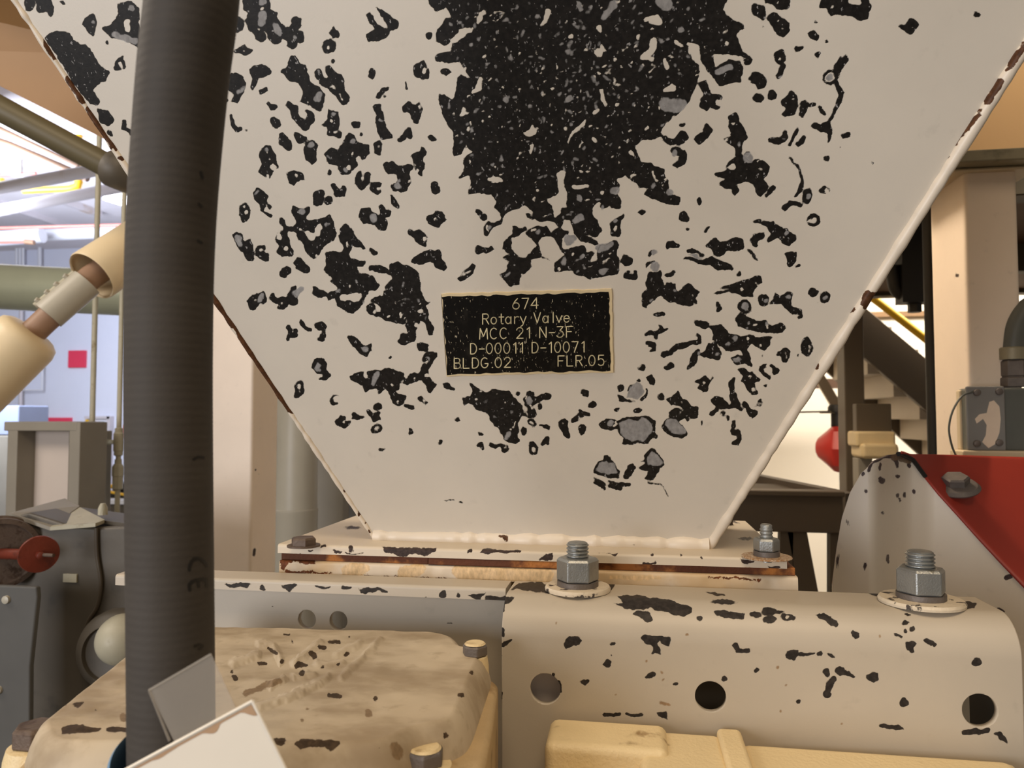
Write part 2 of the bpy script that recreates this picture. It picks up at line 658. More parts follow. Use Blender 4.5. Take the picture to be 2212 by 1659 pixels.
def wear(mb, field, mask=None, warp=2.6):
    """chip / grey attribute arrays for a finished MB"""
    co = np.array(mb.v)
    px, py = project(co)
    d, g = field.sample(px, py, warp)
    if mask is not None:
        ok = mask(co)
        d = np.where(ok, d, -12)
        g = np.where(ok, g, -12)
    return {'chip': d, 'grey': g}


def grid(nu, nv, fn):
    """regular sheet; fn(U, V) -> (N,3) array"""
    U, V = np.meshgrid(np.linspace(0, 1, nu), np.linspace(0, 1, nv))
    co = fn(U.ravel(), V.ravel())
    idx = np.arange(nu * nv).reshape(nv, nu)
    f = np.stack([idx[:-1, :-1], idx[:-1, 1:], idx[1:, 1:], idx[1:, :-1]], -1).reshape(-1, 4)
    return co, f.tolist()


def punch(co, faces, holes):
    """holes = [(centre3, radius)]; drops the faces inside and moves the rim onto the circle"""
    co = co.copy()
    kill = np.zeros(len(co), bool)
    for c, r in holes:
        kill |= np.linalg.norm(co - np.asarray(c), axis=1) < r
    F = np.array(faces)
    keep = ~kill[F].all(axis=1)
    F = F[keep]
    for c, r in holes:
        c = np.asarray(c)
        v = co - c
        d = np.linalg.norm(v, axis=1)
        used = np.zeros(len(co), bool)
        used[F.ravel()] = True
        m = (d < r) & used
        co[m] = c + v[m] / d[m][:, None] * r
    return co, F.tolist()

# ------------------------------------------------------------------ traced paint chips of the hopper front (tile origin, scale, marks)
KT = 560.0 / 1659.0
CHIPS = []
CHIPS.append((0, 0, KT, """
p 150,-20 190,-70 225,-20 210,70 180,80 150,40
p 220,-30 270,-80 310,-50 350,60 345,100 315,100 310,70 240,80
p 385,0 410,0 420,40 395,30
p 525,150 570,90 605,80 615,140 600,240 570,220
k 590,140,12
h 590,172,8
p 655,180 710,160 750,100 750,30 830,5 890,50 885,130 900,250 900,300 850,290 790,250 720,250
h 815,140,22 820,190,18
k 840,50,18
k 860,265,20 740,225,20
e 692,272,12,16
c 740,430,14 760,400,12
e 770,415,36,40
h 770,415,16 780,440,8
c 785,370,10
p 285,240 320,215 360,200 440,215 480,260 510,290 545,280 565,300 600,350 640,420 705,460 680,525 640,520 600,580 635,640 630,680 590,670 520,600 460,520 390,400 330,310 300,270
h 385,240,8
p 620,700 690,710 725,760 720,790 680,810 640,780
c 700,840,14 715,870,8
c 800,775,12 795,820,12 845,855,12
"""))
CHIPS.append((440, 0, KT, """
p 250,-40 300,-120 420,-90 430,60 470,90 490,150 530,180 555,170 565,120 590,100 630,120 625,170 600,200 635,210 650,255 625,275 600,265 600,295 565,320 535,300 525,260 500,245 490,280 450,285 410,250 400,200 385,205 395,250 370,272 335,255 320,215 285,190 265,120 290,70 250,60
h 375,60,14
k 375,100,26 375,150,22
k 460,160,18 480,210,22
h 350,190,12
k 380,10,25
k 590,240,12
e 222,155,36,56
c 180,235,14
p 185,325 235,295 265,285 315,320 290,355 255,360
h 258,325,11
c 315,560,14 330,520,22 325,450,28 370,430,20 410,455,22 370,485,15
c 370,590,12 400,570,14
p 135,490 200,470 255,490 270,560 215,660 180,650 190,600 150,580
k 215,590,10 260,560,10
c 150,640,14
c 175,740,8 190,800,14 210,825,18 240,825,12
c 272,838,10
p 555,365 590,355 610,400 660,420 690,540 740,560 775,610 760,690 745,715 690,680 650,660 610,660 640,590 600,530 545,520 485,460 500,435 530,440
k 725,630,25 740,600,15
p 705,460 740,430 770,500 800,500 770,420 800,420 880,480 905,530 905,580 940,620 930,660 895,680 850,630 800,570 745,540
h 815,555,8 840,560,10
h 870,600,8 890,640,8
c 820,398,10 835,390,10
e 800,300,42,48
h 800,300,14
p 825,160 870,210 860,245 830,250 800,210 820,195
p 1035,90 1065,80 1100,140 1145,180 1185,190 1110,60 1100,40 1130,55 1180,90 1250,145 1250,180 1190,190 1180,230 1120,270 1050,260 1040,215 1095,195 1060,150
h 1120,110,10 1165,165,9
e 1072,470,22,32
e 1440,230,22,28
p 1345,430 1410,375 1425,410 1450,450 1440,490 1405,512 1345,490
h 1410,455,16 1415,440,13
p 1510,445 1550,435 1585,465 1545,490 1515,475
c 1295,530,8 1298,570,8
c 1180,570,12 1150,580,14 1120,625,14
c 1165,615,10
c 1115,690,26 1125,740,22 1145,830,34 1160,870,25 1195,875,12
p 1265,680 1310,645 1350,680 1385,645 1400,690 1390,740 1365,800 1345,780 1320,720 1275,715
h 1375,690,9 1385,670,7
c 1260,895,16 1290,860,15 1310,835,16 1320,875,18
c 1455,880,18 1480,890,14
e 975,800,26,24
e 1008,860,12,14
c 540,670,18 580,700,30 590,750,25 650,810,28 680,770,25 690,730,14 660,715,12
c 415,665,14 435,690,20 460,680,12
c 445,760,14 465,800,26 480,780,12
p 800,690 860,720 870,770 860,830 885,860 880,895 840,870 790,870 800,840 780,815 745,805 790,770
h 820,780,14
h 845,845,12
k 830,730,14
p 490,850 510,855 565,910 570,960 525,960 480,925 475,880
c 595,865,20 620,890,30 650,890,14
p 650,915 690,895 725,920 725,1030 690,1055 655,1030 640,970
k 685,925,18
p 765,980 820,945 850,965 890,930 920,850 955,860 980,910 1060,920 1060,990 1040,1010 1000,1040 960,1080 940,1120 870,1120 860,1060 800,1050
h 985,1020,18 1000,1050,10
h 930,1070,18
k 910,1090,16
k 955,905,16
p 1085,920 1130,890 1145,930 1130,990 1085,980
h 1120,940,10
p 390,930 430,930 465,1000 470,1040 480,1075 440,1100 425,1155 345,1105 370,1060 360,980
h 440,1070,20
k 400,960,14
p 525,1105 570,1085 640,1120 645,1150 590,1165 570,1190 545,1180
h 590,1130,12
c 805,1090,9 803,1125,9
c 1000,1115,18 985,1160,20 1015,1190,24 1045,1160,20 1050,1120,18
c 1125,1180,12 1085,1180,18 1080,1210,18 1105,1230,14 1130,1215,8
p 1150,1050 1205,1025 1240,1065 1320,1045 1340,1075 1310,1110 1335,1170 1290,1230 1210,1230 1195,1190 1240,1170 1245,1110 1180,1120
k 1240,1195,22
h 1315,1160,12
p 1330,990 1390,970 1420,1050 1400,1090 1400,1130 1355,1110 1345,1050
c 1410,985,20 1395,945,10
h 1355,1060,8
c 830,1185,14 850,1235,22 890,1240,22 900,1205,14
c 720,1250,28 730,1290,32 750,1230,16
e 797,1283,28,30
p 1185,1250 1210,1255 1250,1310 1255,1345 1210,1315
c 1475,1190,26 1475,1220,22 1500,1210,12
p 315,1230 345,1200 410,1250 400,1290 440,1320 430,1340 400,1320 390,1350 440,1365 440,1390 400,1385 365,1330 320,1280
h 405,1312,8
e 262,1360,38,62
h 262,1325,12
h 272,1362,14
"""))
CHIPS.append((440, 440, KT, """
p 180,200 210,180 245,195 255,235 300,220 320,270 320,370 285,375 255,310 205,270
k 220,225,26 230,250,20
p 330,310 350,265 390,262 400,290 385,305 420,330 410,370 380,365 335,335
h 370,295,12
p 485,85 520,105 530,145 575,150 590,105 560,50 570,10 640,30 680,15 680,50 650,70 660,105 740,100 800,65 830,120 850,190 835,235 790,255 740,330 710,358 650,310 640,260 600,230 580,180 540,180 550,250 580,310 560,340 500,345 465,310 480,270 455,220 470,185 510,175 490,120
h 485,215,20 480,195,10
h 525,290,18 510,295,8
h 740,150,18 725,190,18
h 690,215,25 665,190,18
k 630,45,20
h 625,160,12
h 645,178,8
p 585,350 610,340 685,410 680,435 640,445 590,410 570,380
p 515,400 560,420 555,440 530,475 490,470 485,435
p 865,200 880,145 910,125 960,190 1000,250 1040,285 1020,300 950,260 940,310 930,345 960,350 1000,370 1040,370 1020,410 975,400 990,450 1050,445 1100,490 1135,530 1110,560 1060,555 1030,590 1025,640 1000,665 960,705 910,690 850,660 840,600 800,630 785,600 795,570 850,550 870,535 800,500 830,480 770,430 780,310 840,305 880,320 890,280 870,240
h 885,600,18 985,598,26
h 935,530,10
k 860,555,14
p 690,525 710,530 780,570 800,590 775,600 730,600 695,570
p 1055,400 1140,395 1190,420 1190,460 1195,385 1245,375 1330,405 1380,450 1390,550 1420,620 1465,630 1425,650 1440,740 1475,790 1470,840 1435,835 1410,760 1390,740 1380,780 1360,830 1350,880 1270,905 1240,880 1260,835 1310,825 1290,770 1230,770 1160,750 1110,700 1140,680 1110,640 1060,620 1110,590 1150,580 1160,520 1190,500 1150,480 1190,450 1060,430
h 1150,475,26 1185,478,16
h 1365,775,16
h 1170,545,8
h 1265,550,7
h 1180,590,7
h 1370,687,10 1400,687,8
h 1230,640,6
h 1300,700,6
h 1340,530,6
h 1210,700,7
h 1250,600,5
h 1330,640,5
p 1035,660 1060,640 1090,640 1100,680 1130,690 1110,725 1060,700
h 1095,690,12
p 1330,350 1400,315 1450,290 1510,300 1530,360 1560,400 1545,430 1490,415 1470,370 1400,385 1330,375
c 1070,290,12 1085,315,18 1105,315,12
e 1323,187,14,18
p 1340,175 1380,170 1435,210 1430,240 1420,275 1360,245 1335,210
h 1410,225,16
p 1430,100 1450,70 1500,40 1530,50 1550,110 1520,130 1505,160 1490,160 1440,130
h 1480,95,11
h 1500,70,8
p 990,80 1010,35 1060,25 1090,60 1125,80 1120,20 1140,5 1170,30 1205,40 1200,75 1160,85 1180,120 1160,170 1120,160 1085,130 1020,130
k 1085,95,22 1080,80,18
e 320,630,36,55,20
e 375,605,30,38
h 330,620,10
k 375,590,14 350,625,10
p 425,580 450,565 470,600 540,600 560,530 590,515 590,540 560,570 600,590 605,640 560,660 540,650 520,680 465,675 480,650 420,610
k 590,570,26 620,545,18
h 500,640,10
c 625,760,12 650,790,15 690,810,12
p 525,790 560,770 560,800 600,800 600,850 555,855 545,885 525,880 540,830
h 570,820,10
p 715,760 760,745 785,790 785,850 765,880 725,870 750,820 720,800
h 750,820,12
p 920,845 940,840 1000,870 1030,910 1075,890 1080,940 1045,980 1000,960 930,890
k 1040,930,18
h 1050,940,10
c 1190,985,11
e 740,1035,48,52
c 760,1075,20 800,1100,18 750,1125,8
k 740,1030,14 720,1060,10
e 612,1185,30,60,8
h 612,1165,13 605,1185,9
h 610,1205,8
e 840,1255,30,32
h 845,1250,18 865,1258,14
p 935,1105 970,1080 1030,1075 1020,1110 1050,1115 1050,1075 1100,1055 1130,1075 1180,1050 1240,1070 1290,1080 1280,1110 1300,1130 1320,1085 1380,1090 1410,1020 1400,970 1440,950 1490,945 1490,975 1460,1040 1440,1060 1445,1110 1490,1160 1455,1220 1420,1170 1400,1130 1370,1130 1310,1165 1260,1150 1250,1190 1215,1200 1250,1220 1300,1230 1290,1270 1250,1300 1215,1275 1200,1220 1160,1190 1110,1225 1110,1180 1060,1190 1030,1215 1015,1160 940,1130
h 1430,1105,14
h 1425,1015,10
h 1350,1115,9
k 1110,1090,16 1080,1150,12
h 1275,1140,9
h 1245,1265,10
p 1360,895 1400,880 1445,900 1440,945 1380,945
c 1300,1290,12 1345,1310,12
p 1365,1240 1400,1235 1435,1270 1420,1290 1375,1270
h 1410,1265,11
p 1530,1150 1570,1145 1590,1175 1610,1185 1600,1200 1530,1180
c 885,1370,20 860,1395,18 905,1415,22 930,1400,12
h 890,1395,11
c 960,1350,14 985,1370,20 1015,1365,14 960,1375,12
c 1060,1335,18 1090,1360,20 1120,1345,14
c 1085,1385,10 1125,1380,10
h 1085,1352,8
e 1115,1300,28,22
e 1105,1440,36,28
h 1105,1440,16
c 1105,1442,5
c 1320,1440,8 1335,1460,12 1320,1475,6
e 1515,1525,16,18
h 1505,1525,8
e 1622,1385,18,18
h 1610,1378,8
c 1125,1570,6 1140,1575,7 1158,1570,5
"""))
CHIPS.append((900, 0, KT, """
p 70,-20 130,-90 190,-20 185,50 130,80 80,30
p 520,-330 300,-180 150,-120 200,60 225,110 190,120 120,215 130,270 180,295 235,270 225,320 120,350 125,390 200,405 280,400 340,500 330,510 290,480 260,490 255,570 230,640 190,610 145,600 140,630 175,760 230,830 240,900 230,970 255,1010 290,990 300,940 360,980 300,1020 305,1090 262,1140 275,1150 340,1110 345,1170 330,1250 400,1230 480,1250 510,1290 490,1330 530,1360 570,1365 620,1340 700,1320 740,1340 770,1380 780,1410 830,1420 870,1400 880,1350 850,1320 835,1270 880,1260 910,1240 900,1110 930,1085 960,1090 945,1150 965,1270 960,1330 920,1330 920,1370 890,1440 920,1470 940,1400 975,1410 1010,1400 980,1430 1010,1500 1090,1500 1150,1520 1190,1470 1150,1440 1160,1410 1130,1370 1130,1330 1170,1290 1190,1340 1225,1330 1240,1300 1290,1330 1310,1290 1280,1230 1300,1180 1280,1150 1330,1130 1400,1160 1420,1200 1490,1200 1455,1240 1500,1270 1590,1300 1680,1310 1690,1270 1620,1240 1610,1180 1580,1080 1520,1060 1510,1040 1440,1040 1400,940 1440,890 1500,900 1560,870 1580,900 1659,920 1720,890 1700,850 1650,890 1560,860 1570,820 1640,760 1680,720 1740,660 1770,600 1810,500 1800,420 1740,340 1740,290 1800,280 1815,340 1830,420 1850,440 1890,490 1940,550 2000,540 2080,520 2090,430 2060,390 2000,380 1900,430 1905,390 1890,340 1970,350 2080,360 2120,380 2150,400 2145,370 2090,330 2060,270 2050,210 2100,190 2090,150 2040,130 1980,100 1960,60 2010,-80 1850,-210 1640,-300 1500,-420 1150,-470 900,-440 760,-480
h 840,80,22 825,140,14 790,165,8
h 410,90,18 395,145,14
h 290,210,24 330,190,18 235,260,20
h 1165,170,18 1180,205,12
h 1460,130,14 1540,110,14 1560,145,16 1500,145,12
h 1520,260,20 1500,330,24 1440,370,12 1510,380,16
h 1165,340,28 1180,310,12
h 1180,290,10 1210,330,10
h 985,235,18
h 410,510,18 395,560,20 360,590,14
h 435,360,14
h 745,810,10 745,850,22 690,860,8
h 740,930,14 725,970,14
h 1180,580,12 1190,640,14 1215,685,8
h 1140,720,16 1160,700,12
h 1075,770,10 1060,810,12 1000,850,10 970,920,8
h 1130,890,14 1150,910,10
h 1170,470,14
h 310,700,12 285,740,10 340,720,8
h 330,830,12
h 495,1150,22 535,1155,14 465,1145,12
h 775,1220,14
h 1010,1200,18 1060,1195,14 1100,1190,10
h 1185,1230,16
h 1365,970,14 1385,990,10
h 490,80,8 570,75,6
h 520,125,8 560,90,6
h 955,825,14
h 1270,380,14
h 1120,435,10
h 1425,230,12 1420,255,10
h 1345,305,10
h 1220,745,10
h 1155,825,11
h 1000,740,9
h 725,717,9
h 1115,1080,10
h 1260,500,8 1275,540,8
k 1600,670,46 1650,680,42 1690,670,36
h 1030,520,10
k 980,630,22
k 570,640,18
h 620,190,8
h 690,85,8
h 1330,130,9
k 1200,110,16 1260,30,22
k 1040,30,18 1050,60,13
k 1110,50,13
k 770,110,14
k 350,290,13
k 1040,1270,22
k 1270,1220,26
k 1050,1390,26 1010,1420,18
k 1600,30,40 1560,10,30
h 1660,270,18 1700,290,10
h 1590,380,16 1600,440,14
h 1740,280,14 1790,290,16 1800,340,10
h 1985,270,14 1990,290,10
h 1965,210,8 1990,190,7
k 1930,460,22 2000,430,20
h 1640,560,24 1580,580,10
h 1620,350,10 1650,370,8
h 1800,150,10
h 1720,90,10
k 1690,190,18
c 1650,110,18
h 1540,830,9
h 1470,820,14
h 1510,1100,10 1540,1160,9
k 1620,1230,18
"""))
CHIPS.append((900, 440, KT, """
c 400,50,20 425,80,22 440,100,10
h 425,60,9
p 425,205 430,150 460,115 500,120 540,95 535,60 560,40 600,10 580,50 555,80 550,130 500,150 470,180 450,210
k 470,150,12
p 610,130 650,150 660,170 705,145 700,180 640,210 605,215 610,290 660,340 700,350 720,320 760,320 730,345 740,400 660,470 660,520 600,530 575,510 560,480 535,450 570,430 595,370 570,360 545,345 600,320 550,290 555,240 590,205 615,190
p 700,200 720,165 780,140 830,150 855,190 900,160 975,175 975,205 930,220 930,280 960,290 1000,280 1060,270 1090,310 1130,300 1130,330 1110,370 1160,370 1150,310 1190,270 1280,230 1290,260 1280,330 1300,390 1290,450 1200,470 1110,480 1010,450 1000,430 880,440 875,380 930,340 960,330 910,285 870,210 800,210 780,250 790,300 800,340 855,365 850,372 790,350 740,360 730,310 770,270 750,240
k 980,230,33 1010,215,15
k 1170,290,22 1240,260,18
k 1185,440,20 1215,425,14
k 940,370,16
k 1060,340,17
h 1140,360,7
h 1240,350,7 1190,380,6
k 780,180,12
h 650,350,7
p 1010,180 1050,190 1150,240 1180,270 1130,270 1050,240
p 980,60 1020,0 1120,10 1130,60 1155,110 1190,165 1150,200 1080,200 1010,180 980,120
k 1030,100,22
p 685,70 720,60 740,70 780,30 830,0 870,10 860,80 890,90 920,60 940,80 900,150 880,120 830,110 770,110 720,95
h 740,80,9
p 1240,120 1300,80 1330,60 1330,85 1300,120 1310,180 1300,210 1250,205 1235,150
h 1275,155,11 1270,175,9
k 1270,110,15
p 1410,60 1440,30 1475,45 1440,75
c 1190,15,18 1215,20,12
c 1270,10,28 1290,10,20
p 370,290 400,265 440,275 490,270 500,295 450,310 400,330 375,315
h 385,290,6
p 260,480 300,440 350,380 370,405 365,450 310,485 275,495
h 290,465,6 345,425,8
p 1310,350 1330,320 1385,350 1385,390 1340,395 1300,375
c 1335,465,16 1370,470,14 1405,475,18 1400,440,14
c 1355,440,10
p 330,1150 350,1150 440,1205 500,1185 600,1205 630,1240 670,1290 680,1340 650,1400 660,1440 640,1480 660,1520 620,1540 590,1530 560,1500 530,1440 490,1400 440,1340 390,1320 340,1280 300,1290 290,1240 350,1230 360,1200
h 380,1255,12
h 405,1200,9
h 460,1330,7
k 585,1470,13 575,1500,10
h 620,1430,10
h 640,1470,7
e 650,1215,14,16
p 680,1240 700,1225 710,1190 750,1200 760,1240 790,1230 830,1210 860,1220 855,1250 790,1265 740,1290 760,1330 760,1360 710,1370 670,1360 690,1330 690,1290
h 735,1310,11
k 720,1260,20
h 705,1350,8
h 700,1300,6 695,1340,6
e 785,1300,16,20
e 738,1400,26,26
h 738,1402,12
e 690,1455,20,22
c 790,1415,8 815,1425,10 840,1440,13
e 745,1565,28,40,-15
h 745,1566,13 750,1580,10
c 800,1540,12 830,1510,18 835,1535,12
c 390,1545,12 410,1540,14 420,1570,12
c 475,1540,12 500,1555,13 540,1550,12
e 563,1568,24,28
h 565,1560,10
c 400,1462,8 412,1472,12
c 940,1405,26 945,1440,22 965,1480,26
h 940,1408,8
h 965,1465,6
c 1000,1385,16 1040,1370,18 1060,1340,18 1095,1355,14
c 1045,1330,12
h 1045,1375,9
c 1060,1435,22 1050,1465,14
h 1055,1440,6
c 1060,1195,14 1080,1215,18
h 1050,1215,8
e 1120,1283,28,22
c 1280,1320,14 1295,1318,10
p 1280,1170 1320,1155 1325,1190 1290,1205
p 1280,1215 1340,1250 1420,1270 1290,1270
c 1470,1190,8 1470,1225,10 1440,1255,12
e 1422,1130,14,12
c 1350,1200,8 1380,1160,8
g 1340,1240 1370,1170 1410,1140 1440,1160 1450,1210 1410,1255
p 1465,1110 1500,1100 1525,1130 1515,1170 1490,1160
p 1160,1415 1210,1380 1260,1385 1300,1400 1290,1440 1250,1455 1190,1440
k 1240,1410,20
p 1290,1390 1340,1355 1420,1370 1470,1360 1530,1390 1520,1440 1545,1480 1490,1510 1480,1540 1430,1530 1310,1540 1330,1500 1290,1460
g 1300,1400 1350,1375 1410,1400 1440,1370 1500,1400 1505,1450 1450,1520 1340,1510 1320,1480 1300,1440
e 1410,1325,28,18
e 1525,1485,20,20
h 1525,1485,8
"""))
CHIPS.append((1300, 440, KT, """
e 380,1235,26,22
h 370,1235,8
p 415,1245 440,1235 485,1190 510,1240 560,1270 580,1300 620,1300 610,1370 570,1380 550,1400 520,1370 540,1340 500,1300 450,1290
h 510,1270,9
h 560,1370,9
h 595,1340,7
p 430,1340 470,1310 530,1330 540,1360 500,1390 430,1370
h 500,1340,9
p 380,1420 400,1390 460,1370 520,1420 550,1480 530,1500 460,1490 400,1460
g 400,1410 430,1380 480,1385 540,1450 530,1480 480,1470 420,1440
c 635,1390,8 640,1412,7
p 690,1260 730,1230 800,1265 850,1290 900,1310 890,1325 840,1310 740,1310
c 710,1340,20 735,1320,12
c 775,1340,18
h 770,1345,9
c 800,1370,10 805,1385,8
c 850,1120,10 830,1150,18 835,1200,20 850,1260,22 870,1290,16
h 825,1270,12
c 910,1280,14 935,1320,20 970,1340,26
e 1015,1275,14,30,10
h 1015,1275,6 1013,1290,5
c 985,1293,7
c 845,1395,12 840,1460,18 870,1460,18 880,1510,16 845,1530,15 870,1530,18
h 850,1440,7
h 860,1500,7
p 580,1135 640,1120 660,1100 690,1130 710,1095 715,1110 680,1160 680,1200 640,1210 605,1185 625,1160
h 655,1150,12
h 640,1172,7
p 865,1060 900,1050 930,1080 960,1070 990,1110 1020,1130 990,1140 970,1150 1000,1210 980,1225 930,1205 910,1160 890,1130 910,1110
h 950,1105,11
h 965,1190,14
e 1047,1162,12,12
p 1005,1070 1020,1040 1060,1015 1050,1050 1030,1070 1080,1100 1075,1125 1030,1100
c 1080,1040,10 1120,1060,16 1100,1080,12
e 1312,920,38,62,0
h 1328,910,8 1322,960,6
p 1110,965 1145,940 1180,910 1205,940 1190,1020 1160,1015 1140,980
h 1172,955,8 1180,990,6
c 1255,980,8 1262,970,6
c 1030,978,8
e 1355,108,42,42
h 1358,108,18
p 1170,320 1200,305 1245,315 1240,360 1215,410 1190,400
c 1245,402,9 1265,395,9
p 1315,570 1345,540 1390,560 1385,590 1345,605
h 1370,575,6
e 1430,598,32,38
k 1430,600,14
c 1383,635,7
p 955,120 1000,95 1030,110 1100,110 1160,160 1190,150 1200,180 1240,195 1245,230 1200,265 1160,260 1130,220 1060,245 1055,220 1085,190 1050,140
k 1185,190,18
h 1165,215,10
h 1020,115,6
p 945,235 990,180 1045,180 1040,210 1000,250 1005,290 975,280
c 935,295,6 970,325,9 1000,365,7
e 878,455,13,18
p 490,100 500,60 525,45 565,90 550,125 515,125
e 545,160,16,10
c 690,150,8 675,165,7 660,185,9
c 425,285,12 430,250,14 460,260,22 480,265,16
p 655,265 720,215 760,245 810,240 840,215 910,235 910,290 860,305 800,300 770,340 720,330 700,290
p 505,370 540,345 600,345 650,360 700,340 760,360 845,390 835,430 760,430 700,400 650,385 560,365
h 815,405,8
p 540,290 590,290 660,325 650,345 610,320 545,320
g 545,325 610,325 650,350 590,345
p 290,330 300,300 330,290 320,310 305,340
k 330,310,18 355,310,10
p 275,400 290,375 340,370 350,385 310,390 290,420
k 340,405,28
p 300,440 380,430 390,500 470,510 480,560 560,510 600,545 635,560 600,600 620,640 570,650 550,660 490,650 470,620 430,640 370,590 340,620 290,650 285,675 260,660 260,580 290,540 280,510
h 400,510,13
h 590,635,8
h 290,605,7
h 575,610,7
c 415,455,10 440,455,16 460,435,12
p 695,580 740,560 830,555 740,540 800,520 850,510 900,490 950,480 985,460 1025,470 1020,510 980,540 960,580 970,600 900,590 860,570 800,570
h 750,552,5 820,547,5
h 900,545,14
h 990,510,11
c 740,640,9 760,665,14 745,690,10
e 1035,615,34,42
k 1050,620,15
p 1070,650 1100,600 1105,570 1140,590 1180,570 1220,570 1210,650 1280,680 1285,730 1250,740 1265,700 1225,710 1150,640 1100,640
k 1195,600,14
e 915,660,46,42
k 920,660,22
h 930,680,10
p 855,740 880,705 940,720 1000,750 1040,740 1080,780 1150,760 1180,790 1160,825 1060,830 980,820 870,790
h 980,780,12
h 1050,780,12 1060,800,8
k 1050,770,12
h 1150,795,8
k 940,760,10
e 640,770,50,26,15
p 680,790 770,775 820,830 900,850 950,840 1000,860 1090,850 1080,910 1040,945 960,900 930,920 960,1000 960,1050 930,1040 900,940 800,940 740,890 710,870 720,840
k 850,860,16
h 930,870,13
h 1020,905,11
h 740,800,7
h 1080,870,7
h 790,860,7
h 820,915,7
p 820,990 860,965 910,980 920,1020 870,1030
g 830,992 880,980 900,1000 870,1015
p 620,970 670,930 680,890 730,890 770,960 760,1000 700,995 660,975
k 740,960,11
h 690,940,8
c 610,950,18 590,990,24 575,1030,16 555,1050,10
k 625,960,10
c 395,970,18 430,960,14 470,925,16 520,905,18 580,890,16 620,885,14 630,855,12 610,840,8
c 410,1050,14 445,1030,16
c 345,712,14 390,710,12
c 285,835,8 350,820,14 425,808,8
c 365,785,9 380,800,10
c 350,860,9 350,830,8
c 300,895,14 330,905,14 335,935,12 310,945,8
e 258,1050,22,20
h 250,1045,8
"""))
CHIPS.append((900, 780, 560.0 / 2212.0, """
p 1505,960 1540,860 1590,850 1600,810 1640,800 1670,855 1720,920 1740,930 1730,1000 1690,1005 1600,985 1510,965
g 1530,940 1560,870 1620,855 1690,880 1720,960 1620,955
c 1510,1000,8 1600,1050,9
c 1520,1040,14 1570,1070,14 1600,1090,12
c 1630,1025,8 1720,1050,8
c 1640,1060,14 1740,1090,16
c 1740,1050,18 1820,1055,16
p 1760,1000 1800,890 1840,875 1870,900 1850,950 1800,1005
p 1890,905 1940,890 1960,870 1885,855 1950,850 1945,800 1990,745 2040,750 2100,840 2120,880 2080,910 2060,960 2030,1010 2000,1005 1960,1005 1940,1000 1980,940 1930,930
g 1970,820 2000,770 2040,780 2110,870 2070,890 1980,890
c 1980,1030,8 2060,1045,8 2110,1075,6
c 2110,1075,5 2145,1140,9
c 240,1185,6 320,1195,7
c 370,1205,9 400,1212,8
"""))
CHIPS.append((1400, 0, KT, """
p 655,85 670,20 750,40 755,100 740,135 700,115
p 720,-20 800,-80 920,-30 890,60 850,70 800,30 750,20
h 830,15,10
p 760,110 800,75 850,110 905,150 910,200 870,240 830,230 790,160
h 830,135,10
h 865,185,10
c 738,170,8
p 1090,45 1100,10 1140,-50 1300,-90 1410,-40 1430,60 1400,120 1350,135 1290,100 1210,95 1170,110 1150,60
h 1340,8,26 1300,5,18
h 1175,45,13
c 1075,140,12
p 1015,220 1050,195 1070,190 1095,240 1090,270 1040,245
c 1145,265,12
c 950,315,16 985,300,12
c 1085,350,16 1095,345,12
e 845,365,40,45
c 865,420,14 835,485,22
h 845,375,13
p 1180,460 1230,350 1240,380 1215,480
p 1265,335 1280,380 1245,450 1215,510 1230,430 1250,360
e 1165,495,45,45
h 1165,495,28
k 1165,495,20
c 1210,525,12 1235,590,18 1215,680,12 1160,770,9
p 1040,800 1070,780 1100,800 1160,780 1175,820 1175,890 1155,930 1150,850 1090,845
c 1035,670,12 1065,665,12
c 1100,690,12 1130,735,10
p 850,660 870,620 920,580 960,620 960,680 940,730 870,750 850,740 880,700
p 970,700 980,650 1020,640 1020,720 990,760 960,740
c 785,905,18 830,905,20 870,880,20 880,840,12
c 905,930,10 945,850,12 960,815,8
c 965,925,16 995,885,20
p 640,500 680,455 740,480 765,510 740,560 700,575 690,540 650,530
e 705,630,36,32
e 797,610,30,34
p 600,375 660,400 660,420 620,410
p 320,540 370,505 380,550 400,600 470,610 470,640 430,640 430,670 470,680 450,700 400,690 380,715 330,680 330,630 360,610
p 510,745 550,715 580,740 580,780 620,820 635,880 600,910 600,980 560,1000 545,940 500,910 480,880 530,870
h 505,890,10
h 570,860,8
p 300,900 310,860 350,840 370,780 420,820 410,850 370,890 330,930
h 345,840,11
p 500,1060 550,1010 600,990 640,1030 690,1020 740,1030 780,1060 770,1110 740,1150 770,1200 720,1265 690,1230 670,1170 600,1170 560,1180 590,1220 550,1255 540,1210 500,1210 445,1180 500,1150 430,1130 430,1110 500,1090
k 640,1010,32
c 640,985,14
h 545,1070,18 520,1075,12
h 720,1085,10
h 630,1085,8
h 680,1150,8
c 755,1260,10 800,1200,16
p 135,970 150,950 210,940 250,990 240,1050 190,1080 150,1055 180,1040 210,1000
k 175,980,18
e 215,800,20,12
p 165,880 210,830 265,880 230,910 200,930 140,930 75,900 140,910
c 910,1010,9 960,1070,9 985,1150,10 970,1220,14 940,1255,10
e 1020,1260,34,50
k 1030,1260,16
c 870,1335,16 910,1300,16 970,1310,16
e 1130,1220,34,28
h 1140,1225,15 1150,1240,10
e 1142,1015,24,20
h 1142,1015,8
p 1230,865 1290,845 1295,880 1265,885
c 1230,942,10
c 1440,1048,10
c 1300,695,4 1318,708,4
e 325,1290,18,22
"""))
CHIPS.append((1792, 0, 420.0 / 1659.0, """
p 590,230 610,210 650,215 670,160 715,155 760,210 750,235 720,250 710,290 680,305 650,270
h 700,235,12
p 1220,140 1260,95 1295,120 1290,150 1240,155
"""))
HOP = Field()
for ox, oy, k, t in CHIPS:
    HOP.load(t, ox, oy, k)
# slivers of paint left standing inside the big worn patch and the two smaller ones
rs = np.random.RandomState(11)


